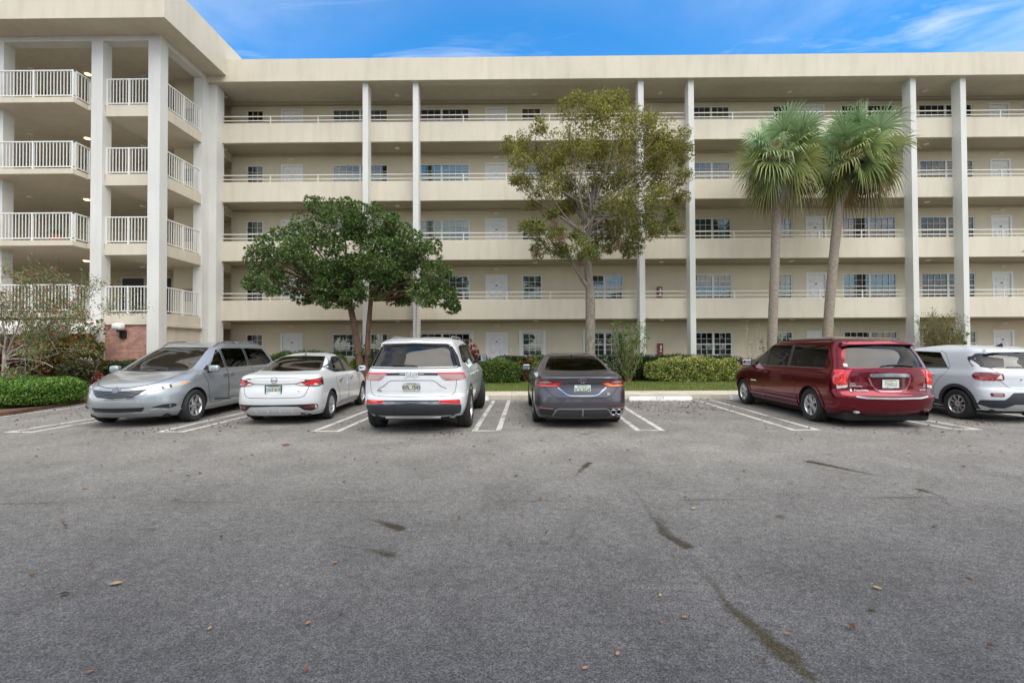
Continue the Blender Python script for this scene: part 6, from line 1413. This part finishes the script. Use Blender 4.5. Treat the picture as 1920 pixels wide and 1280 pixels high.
# shrubs
stemmy('tall leggy green shrub with bare lower stems left of the variegated hedge', X(1178, 19.9), 19.9, 0, zb, 2.55, .85, 30, [(.16, .28, .04), (.10, .19, .03), (.22, .32, .07)], [3, 3, 2], (.07, .12), 2600, (.12, 1), (.24, .17, .10))
stemmy('reedy olive bush standing between the two right columns', X(1762, 20.4), 20.4, 0, zb, 2.85, 1.0, 110, [(.14, .17, .04), (.20, .19, .06), (.20, .11, .06), (.08, .12, .03)], [4, 3, 2, 2], (.08, .16), 5200, (.1, 1), (.20, .15, .08), lw=.18, r0=.012, dirz=1.2)
stemmy('broad leaved green plant at the left side of the right column', X(1795, 20.6), 20.6, 0, zb, 2.3, .45, 12, GREEN, [3, 4, 3, 1], (.12, .2), 420, (.2, 1), (.16, .12, .07), lw=.5)
stemmy('thin nearly leafless white-tipped shrub in front of the left palm', X(1412, 19.9), 19.9, 0, zb, 2.9, .75, 12, [(.55, .55, .35), (.12, .17, .05)], [2, 1], (.06, .09), 90, (.5, 1), (.42, .36, .28), r0=.012)
stemmy('small green shrub behind the mirror of the dark red minivan', X(1445, 20.2), 20.2, 0, zb, 1.9, .65, 14, GREEN, [3, 4, 3, 1], (.10, .16), 520, (.2, 1), (.16, .12, .07))
stemmy('bare twiggy shrub behind the left fan palm', X(1560, 20.3), 20.3, 0, zb, 2.5, .6, 9, [(.45, .45, .20)], [1], (.06, .09), 50, (.6, 1), (.40, .34, .26), r0=.010)
stemmy('sparse pale variegated shrub between the dark sedan and leggy shrub', X(1150, 20.2), 20.2, 0, zb, 1.0, .75, 26, [(.50, .50, .38), (.07, .11, .04), (.10, .16, .05)], [3, 3, 2], (.07, .12), 1700, (.05, 1), (.2, .16, .1))
stemmy('red leaved ti plant by the ground floor door', X(888, 20.5), 20.5, 0, zb, 1.62, .42, 14, [(.34, .035, .03), (.22, .03, .03), (.30, .12, .05), (.06, .07, .03)], [4, 2, 2, 1], (.16, .28), 520, (.45, 1), (.16, .12, .08), lw=.28)
stemmy('red and yellow croton left of the dark sedan', X(986, 20.3), 20.3, 0, zb, 1.2, .38, 14, CROTON, [3, 3, 3, 2, 1, 2], (.12, .2), 420, (.1, 1), lw=.3)
stemmy('light green shrub beside the mirror of the dark sedan', X(1002, 20.0), 20.0, 0, zb, 1.15, .40, 14, [(.24, .36, .06), (.12, .22, .04)], [3, 2], (.08, .14), 600, (.1, 1))
stemmy('dark leafy shrub at the foot of the two tree trunks', X(700, 19.2), 19.2, 0, zb, 1.5, .9, 26, DGREEN, [3, 4, 3, 1], (.12, .2), 1500, (.05, 1))
# croton bed on the left
for i, (px, yy, hh, sp, cc, ww, lab) in enumerate([(55, 16.3, 1.75, .75, [(.26, .07, .03), (.34, .16, .04), (.09, .11, .03), (.05, .03, .03)], [3, 3, 3, 3], 'bronze and orange croton at the left behind the bright clipped hedge'),
        (100, 16.0, 1.75, .8, CROTON, [3, 3, 4, 2, 3, 2], 'tall red and green croton right behind the bright clipped hedge'), (140, 15.8, 1.65, .7, [(.10, .14, .03), (.30, .24, .05), (.22, .09, .04), (.04, .06, .02)], [4, 2, 3, 3], 'olive and rust croton left of the silver minivan'),
        (20, 15.6, 1.35, .6, [(.11, .03, .06), (.06, .02, .035), (.30, .09, .05)], [4, 4, 2], 'dark purple leaved shrub at the left edge behind the hedge'), (146, 14.9, 1.05, .55, [(.09, .12, .04), (.16, .16, .06), (.10, .06, .04)], [3, 2, 2], 'low twiggy shrub at the front of the mulch bed'),
        (170, 17.0, 1.9, .55, [(.10, .15, .04), (.28, .24, .06), (.20, .09, .04)], [4, 2, 1], 'slender yellowish shrub in front of the white wing column')]):
    x_ = ax(px, 700, yy)
    stemmy(lab, x_, yy, 0, zb, hh, sp, 34, cc, ww, (.11, .21), 4600 if sp > .6 else 2600, (.08, 1), (.13, .09, .06), name='croton_shrub', lw=.32, r0=.014)
stemmy('white flowering shrub beside the silver minivan nose', ax(160, 700, 15.4), 15.4, 0, zb, 1.2, .4, 20, [(.62, .60, .56), (.10, .13, .05), (.60, .35, .36)], [4, 3, 1], (.05, .08), 620, (.15, 1), (.18, .14, .1), lw=.7)
stemmy('small pink flowering plant beside the silver minivan nose', ax(180, 700, 15.6), 15.6, 0, zb, .80, .28, 12, [(.55, .04, .08), (.62, .16, .20), (.08, .12, .03)], [4, 2, 3], (.05, .09), 260, (.3, 1), (.18, .14, .1), lw=.7)
# poinsettia-like red shrub under the awning
stemmy('tall green shrub with red bracts under the white awning', ax(125, 640, 16.8), 16.8, 0, zb, 2.35, 1.1, 26, [(.08, .15, .03), (.13, .20, .04), (.42, .03, .04), (.06, .10, .025)], [5, 3, 2.2, 3], (.10, .18), 1900, (.5, 1), (.16, .12, .08), lw=.4)
# bare spreading shrub tree reaching in from the left
def twig_tree():
    root = thing('flowering_tree', 'nearly leafless grey twiggy tree with small red flowers at the left edge', 'tree', (-14.9, 13.6, .08)); ox = root.location.copy(); mb = MB(); tips = []
    rd = random.Random(5)
    def grow(p, d, L, r, lev):
        n = 5; pts = [p]; q = p.copy(); dd = d.copy()
        for i in range(n):
            dd = (dd + Vector((rd.uniform(-.3, .3), rd.uniform(-.22, .22), rd.uniform(-.2, .22)))).normalized(); q = q + dd * L / n; pts.append(q.copy())
        mb.tube(pts, [r * (1 - .5 * i / n) for i in range(n + 1)], 6 if lev < 2 else 4)
        if lev >= 2: tips.extend(pts[1:])
        if lev < 4:
            for i in range(3 if lev < 3 else 2):
                k = rd.randint(1, n); d2 = (dd * .7 + Vector((rd.uniform(-.7, .8), rd.uniform(-.6, .6), rd.uniform(-.3, .5)))).normalized(); grow(pts[k], d2, L * rd.uniform(.5, .75), r * .5, lev + 1)
    mb.tube([(0, 0, 0), (.1, 0, .8), (.05, .05, 1.5)], [.07, .055, .045], 8)
    for d in ((.75, -.1, .75), (.9, .1, .42), (.3, .1, 1), (-.1, -.1, 1), (1, -.1, .12), (.5, .3, .85), (.6, .2, .95)):
        grow(Vector((.05, .05, 1.2 + .1 * abs(d[1]))), Vector(d).normalized(), rd.uniform(1.5, 1.9), .026, 0)
    mb.build('branches', bark('grey twig bark', (.36, .31, .26), 12), root)
    T = np.array([list(q) for q in tips]); n = 12000; C = T[rng.integers(0, len(T), n)] + rng.normal(0, .08, (n, 3)); D = unit(rng.normal(0, .8, (n, 3)) + np.array([.2, 0, -.1]))
    leaf_cards(C, D, rng.uniform(.045, .085, n), rng.uniform(.018, .034, n), pal(n, [(.16, .24, .07), (.09, .14, .05), (.24, .27, .08), (.38, .07, .07), (.18, .09, .06)], [5, 3, 2, 1.6, 1.2], .3), 'leaves', leafmat('shrub leaves', .45, .25, .4), root)
twig_tree()
# a leafy branch end reaching in at the right edge
stemmy('leafy branch end poking in at the right edge of the picture', ax(1935, 500, 12.5), 12.5, 0, 3.45, .75, .22, 8, GREEN, [3, 3, 3, 1], (.09, .14), 110, (.2, 1), (.16, .12, .07), name='tree_branch', cat='branch', r0=.010)

# ------------------------------------------------------------------ fixtures and loose things
def extinguisher(px, py, k, lab):
    x = ax(px, py, YW); z = FL[k] + 1.25; r = thing('fire_extinguisher_cabinet', lab, 'extinguisher cabinet', (x, YW, z), 0, 'red extinguisher cabinets on the walls')
    RD = mat('cabinet red', (.36, .02, .025), .4); MB().rbox(-.125, .125, -.16, -.001, -.24, .26, .012, 1).build('box', RD, r)
    MB().box(-.085, .085, -.166, -.1605, -.17, .21).build('window', mat('cabinet glass', (.025, .02, .02), .1), r)
    m = MB(); m.box(-.03, .05, -.171, -.1665, -.02, .17); m.box(-.05, .05, -.171, -.1665, -.15, -.07); m.build('notice', mat('white card', (.6, .66, .63), .8), r)
extinguisher(1236, 535, 1, 'red fire extinguisher cabinet on the second storey wall'); extinguisher(1237, 650, 0, 'red fire extinguisher cabinet on the ground floor wall above the hedge')
xl = ax(228, 620, 18.5); r = thing('wall_lamp', 'white round-cornered wall lamp on dark bracket on the brick wall', 'wall lamp', (xl, 18.6, 2.3))
MB().rbox(-.19, .19, -.42, -.10, .02, .30, .11, 4).build('shade', mat('opal shade', (.74, .73, .70), .35), r)
MB().box(-.13, .13, -.06, 0, -.28, .02).box(-.03, .03, -.32, -.06, -.04, .02).box(-.09, -.05, -.10, -.061, -.25, -.02).box(.05, .09, -.10, -.061, -.25, -.02).build('bracket', DARKG, r)
r = thing('wall_sign', 'narrow dark wall notice beside the entrance at the left', 'sign', (ax(43, 643, 22.1), 22.19, az(43, 643, 22.1))); MB().rbox(-.16, .16, -.03, 0, -.10, .10, .02, 2).build('board', DARKG, r)
# awning over the entrance: hipped right end, scalloped valance
AW = mat('awning canvas', (.62, .60, .56), .85, var=.10, vscale=3, bump=.15, bscale=8)
A0 = at(184, 621, 17.1); r = thing('entrance_awning', 'white canvas awning over the entrance at the left', 'awning', tuple(A0))
W_ = 10.0; V = []; F = []; nx_ = 26
TB = Vector((ax(167, 600, 18.35), 18.35, 2.78)) - A0
prof = [(0, 0, 0), (-.10, .06, .14), (-.35, .30, .30), (-.75, .75, .44), (TB.x, TB.y, TB.z)]
for i in range(nx_ + 1):
    for j_, (x, y, z) in enumerate(prof): V.append((x - (W_ + x) * i / nx_, y, z + .012 * math.sin(i * 1.9 + j_)))
for i in range(nx_):
    for j_ in range(len(prof) - 1): a = i * len(prof) + j_; F.append((a, a + 1, a + len(prof) + 1, a + len(prof)))
bk = Vector((ax(168, 618, 18.35), 18.35, A0.z)) - A0
b0 = len(V); V.append(tuple(bk))
for j_ in range(len(prof) - 1): F.append((j_, j_ + 1, b0))
m = MB(); m.add(V, F, True); o = m.build('canvas', AW, r); sm = o.modifiers.new('s', 'SOLIDIFY'); sm.thickness = .012
m = MB(); V = []; F = []; ns = 240
for i in range(ns + 1):
    x = -W_ * i / ns; V += [(x, -.003, .01), (x, -.003, -.07 - .03 * abs(math.sin(i * .33)))]
for i in range(ns): F.append((2 * i, 2 * i + 1, 2 * i + 3, 2 * i + 2))
m.add(V, F); o = m.build('valance', AW, r); sm = o.modifiers.new('s', 'SOLIDIFY'); sm.thickness = .006
MB().tube([(-.02, .04, -.01), tuple(bk)], .02, 6).tube([(-W_, .04, -.01), (-.02, .04, -.01)], .02, 6).build('frame', TRIM, r)
# louvre grilles and things on the balconies
for k in range(1, 5):
    xg = ax(353, 250, 21.45); z = FL[k] + .75; m = MB(); m.box(xg - .22, xg + .22, 21.42, 21.449, z, z + .06); m.box(xg - .22, xg + .22, 21.42, 21.449, z + .5, z + .56)
    for q in range(7): m.box(xg - .22 + q * .067, xg - .19 + q * .067, 21.425, 21.448, z + .061, z + .499)
    m.build('wall_grille', mat('grille grey', (.22, .22, .22), .5), bld)
def pot(px, k, Y, lab, hue):
    x = ax(px, 450, Y); r = thing('flower_pot', lab, 'flower pot', (x, Y, FL[k]), 0, None)
    MB().lathe([(0, 0), (.15, 0), (.20, .30), (.23, .31), (.23, .36), (.19, .36), (.17, .28), (0, .28)], 20).build('pot', mat('terracotta', (.34, .09, .055), .7), r)
    n = 420; d = unit(rng.normal(size=(n, 3)) + np.array([0, 0, .7])); C = d * rng.uniform(.0, .26, (n, 1)) + np.array([0, 0, .42]); leaf_cards(C, d, rng.uniform(.08, .14, n), rng.uniform(.03, .05, n), pal(n, hue, [1] * len(hue), .3), 'plant', leafmat('shrub leaves', .45, .25, .4), r)
pot(107, 2, 18.6, 'terracotta pot behind the third storey balcony railing', GREEN); pot(107, 1, 18.6, 'terracotta pot behind the second storey balcony railing', GREEN)
pot(82, 4, 18.6, 'pot of yellow green foliage on the top balcony', [(.22, .24, .05), (.12, .18, .04)])
def chair(px, k, lab):
    r = thing('patio_chair', lab, 'chair', (ax(px, 300, 18.9), 18.9, FL[k]), R(20)); D_ = mat('dark chair metal', (.04, .04, .04), .4)
    MB().rbox(-.24, .24, -.24, .22, .40, .44, .015, 2).build('seat', D_, r); m = MB(); m.tube([(-.23, .24, .44), (-.22, .28, .75), (0, .30, .92), (.22, .28, .75), (.23, .24, .44)], .016, 6)
    for q in (-.12, 0, .12): m.tube([(q, .25, .44), (q, .29, .84)], .010, 5)
    m.build('backrest', D_, r)
    for sx in (-1, 1):
        for sy in (-.2, .2): MB().tube([(sx * .21, sy, .40), (sx * .24, sy * 1.15, 0)], .014, 6).build('leg', D_, r)
chair(112, 3, 'dark metal patio chair behind the fourth storey balcony railing'); 
# fallen leaves: litter as one mass, the large ones singly
def litter():
    P = []; 
    for (x0, x1, y0, y1, n) in ((-13, 14, 8.5, 14.4, 1500), (-13, 14, 5.5, 9.0, 300), (-8, 9, 1.4, 5.5, 55), (3.0, 5.4, 11, 14.3, 420), (-12, -8.5, 9.5, 14, 260), (-12, 22, 14.5, 15.8, 160), (-7, 16, 15.9, 20, 260)):
        c = rng.random((n, 2)); P.append(np.stack([x0 + c[:, 0] * (x1 - x0), y0 + c[:, 1] ** .8 * (y1 - y0), np.full(n, .014 if y1 < 14.5 else .145)], 1))
    for cx, cy in ((-5.9, 9.6), (-2.9, 10.9), (-1.3, 8.6), (9.2, 9.6), (-6.9, 9.1)):
        P.append(np.concatenate([rng.normal((cx, cy), (.25, .18), (40, 2)), np.full((40, 1), .014)], 1))
    C = np.concatenate(P); n = len(C); D = unit(np.concatenate([rng.normal(size=(n, 2)), rng.normal(0, .12, (n, 1))], 1)); S = unit(np.cross(D, np.array([0, 0, 1.0]))); up = np.array([0, 0, 1.0])
    L = rng.uniform(.03, .075, n)[:, None]; W_ = L * rng.uniform(.35, .6, (n, 1)); cu_ = rng.uniform(.0, .35, (n, 1)) * L
    v = np.stack([C - D * L * .5, C - S * W_ * .5 + up * cu_, C + D * L * .5 + up * cu_ * .4, C + S * W_ * .5 + up * cu_], 1)
    o = poly_mesh('fallen_leaves', v, pal(n, [(.10, .055, .03), (.055, .035, .02), (.20, .085, .04), (.28, .20, .07)], [5, 4, 1.6, .8], .3), leafmat('dry leaf', .8, .1, .2)); tag(o, 'small dry brown leaves littering the asphalt and lawn', 'leaves', kind='stuff')
litter()
def big_leaf(px, py, L, lab, colr, rz):
    L *= .55; p = gnd(px, py); r = MB(); V = []; F = []; n = 8
    for i in range(n + 1):
        t = i / n; w_ = L * .26 * math.sin(PI * t) ** .7 + .001; x = (t - .5) * L
        for s_, h in ((-1, .30), (-.5, .10), (0, .0), (.5, .12), (1, .34)): V.append((x, s_ * w_, .012 + h * w_ + .10 * L * abs(t - .5) ** 2 * 4 * .5))
    for i in range(n):
        for j in range(4): a = i * 5 + j; F.append((a, a + 1, a + 6, a + 5))
    r.add(V, F, True); r.tube([(L * .5, 0, .03), (L * .68, .01, .025)], .0025, 5)
    o = r.build('dry_leaf', mat('leaf %.2f %.2f' % (colr[0], colr[1]), colr, .75, var=.35, vscale=30), recalc=False); o.location = (p.x, p.y, 0); o.rotation_euler = (0, 0, R(rz)); tag(o, lab, 'leaf')
    sm = o.modifiers.new('s', 'SOLIDIFY'); sm.thickness = .0015
BR, OR, YE, DK = (.17, .075, .045), (.24, .11, .06), (.30, .23, .08), (.07, .045, .03)
for q in ((536, 835, .26, 'largest curled reddish brown leaf, lying below the white sedan', (.22, .07, .035), 5), (216, 1097, .14, 'pale tan leaf at the left of the foreground asphalt', (.30, .20, .12), 15), (628, 1057, .07, 'orange leaf left of centre in the foreground', OR, 40), (578, 1171, .07, 'rust leaf lying below the orange leaf left of centre', (.26, .12, .07), 70),
          (638, 1153, .06, 'small dark brown leaf right of the rust leaf', DK, 20), (393, 1181, .06, 'tan leaf between the pale tan leaf and the rust leaf', (.28, .19, .08), 95), (1097, 1256, .06, 'brown leaf at the bottom edge near the centre', (.28, .14, .08), 30), (1645, 1105, .09, 'yellow leaf right of the long tyre mark', YE, 120),
          (1636, 1145, .09, 'dark crumpled leaf below the yellow leaf', (.05, .055, .03), 20), (1238, 1119, .06, 'small yellow leaf left of the long tyre mark', YE, 60), (1284, 1160, .07, 'orange leaf beside the long tyre mark, above the brown cluster', OR, 10), (1240, 1170, .05, 'small reddish leaf left of the orange leaf by the tyre mark', BR, 80),
          (1388, 1084, .05, 'round black seed-like leaf above the long tyre mark', (.03, .04, .03), 0), (1820, 1085, .07, 'reddish leaf near the right edge of the foreground', BR, 50), (1300, 955, .09, 'yellowish leaf beside the upper tyre mark', (.40, .30, .12), 10), (168, 1263, .06, 'brown leaf at the bottom left corner', BR, 20), (1476, 1191, .05, 'orange leaf at the end of the long tyre mark', OR, 0),
          (1158, 1229, .06, 'tan leaf right of the bottom centre leaf', (.3, .16, .08), 65), (60, 1077, .06, 'olive leaf near the left edge of the foreground', (.10, .10, .05), 20), (158, 917, .12, 'reddish brown leaf far left beyond the paving joint', (.26, .12, .07), 0)): big_leaf(*q)
# what stands across the lot behind the camera: it shows only as reflections in paint and glass
def backdrop():
    tr = MB(); Cs = []; Ls = []
    for i in range(15):
        x = -48 + i * 7 + random.uniform(-2, 2); y = -22 - random.uniform(0, 9); h = random.uniform(5.5, 10)
        limb(tr, (x, y, 0), (x, y, h * .6), .3, .18, n=4)
        for _ in range(9):
            c = np.array([x + random.uniform(-3, 3), y + random.uniform(-2.5, 2.5), h * random.uniform(.35, .95)]); q, d = blob_pts(c, random.uniform(1.0, 1.9), 130, .5); Cs.append(q)
    C = np.concatenate(Cs); n = len(C)
    root = thing('woodland', 'row of dark trees across the lot', 'trees', (0, -25, 0)); root['kind'] = 'stuff'
    C = C - np.array([0, -25, 0]); D = unit(rng.normal(size=(n, 3)))
    leaf_cards(C, D, rng.uniform(.5, .9, n), rng.uniform(.35, .6, n), pal(n, DGREEN, [3, 4, 3, 2], .3), 'crown', leafmat('shrub leaves', .45, .25, .4), root)
    for v in range(len(tr.v)): tr.v[v] = (tr.v[v][0], tr.v[v][1] + 25, tr.v[v][2])
    tr.build('trunk', mat('far bark', (.12, .09, .07), .9), root)
backdrop()
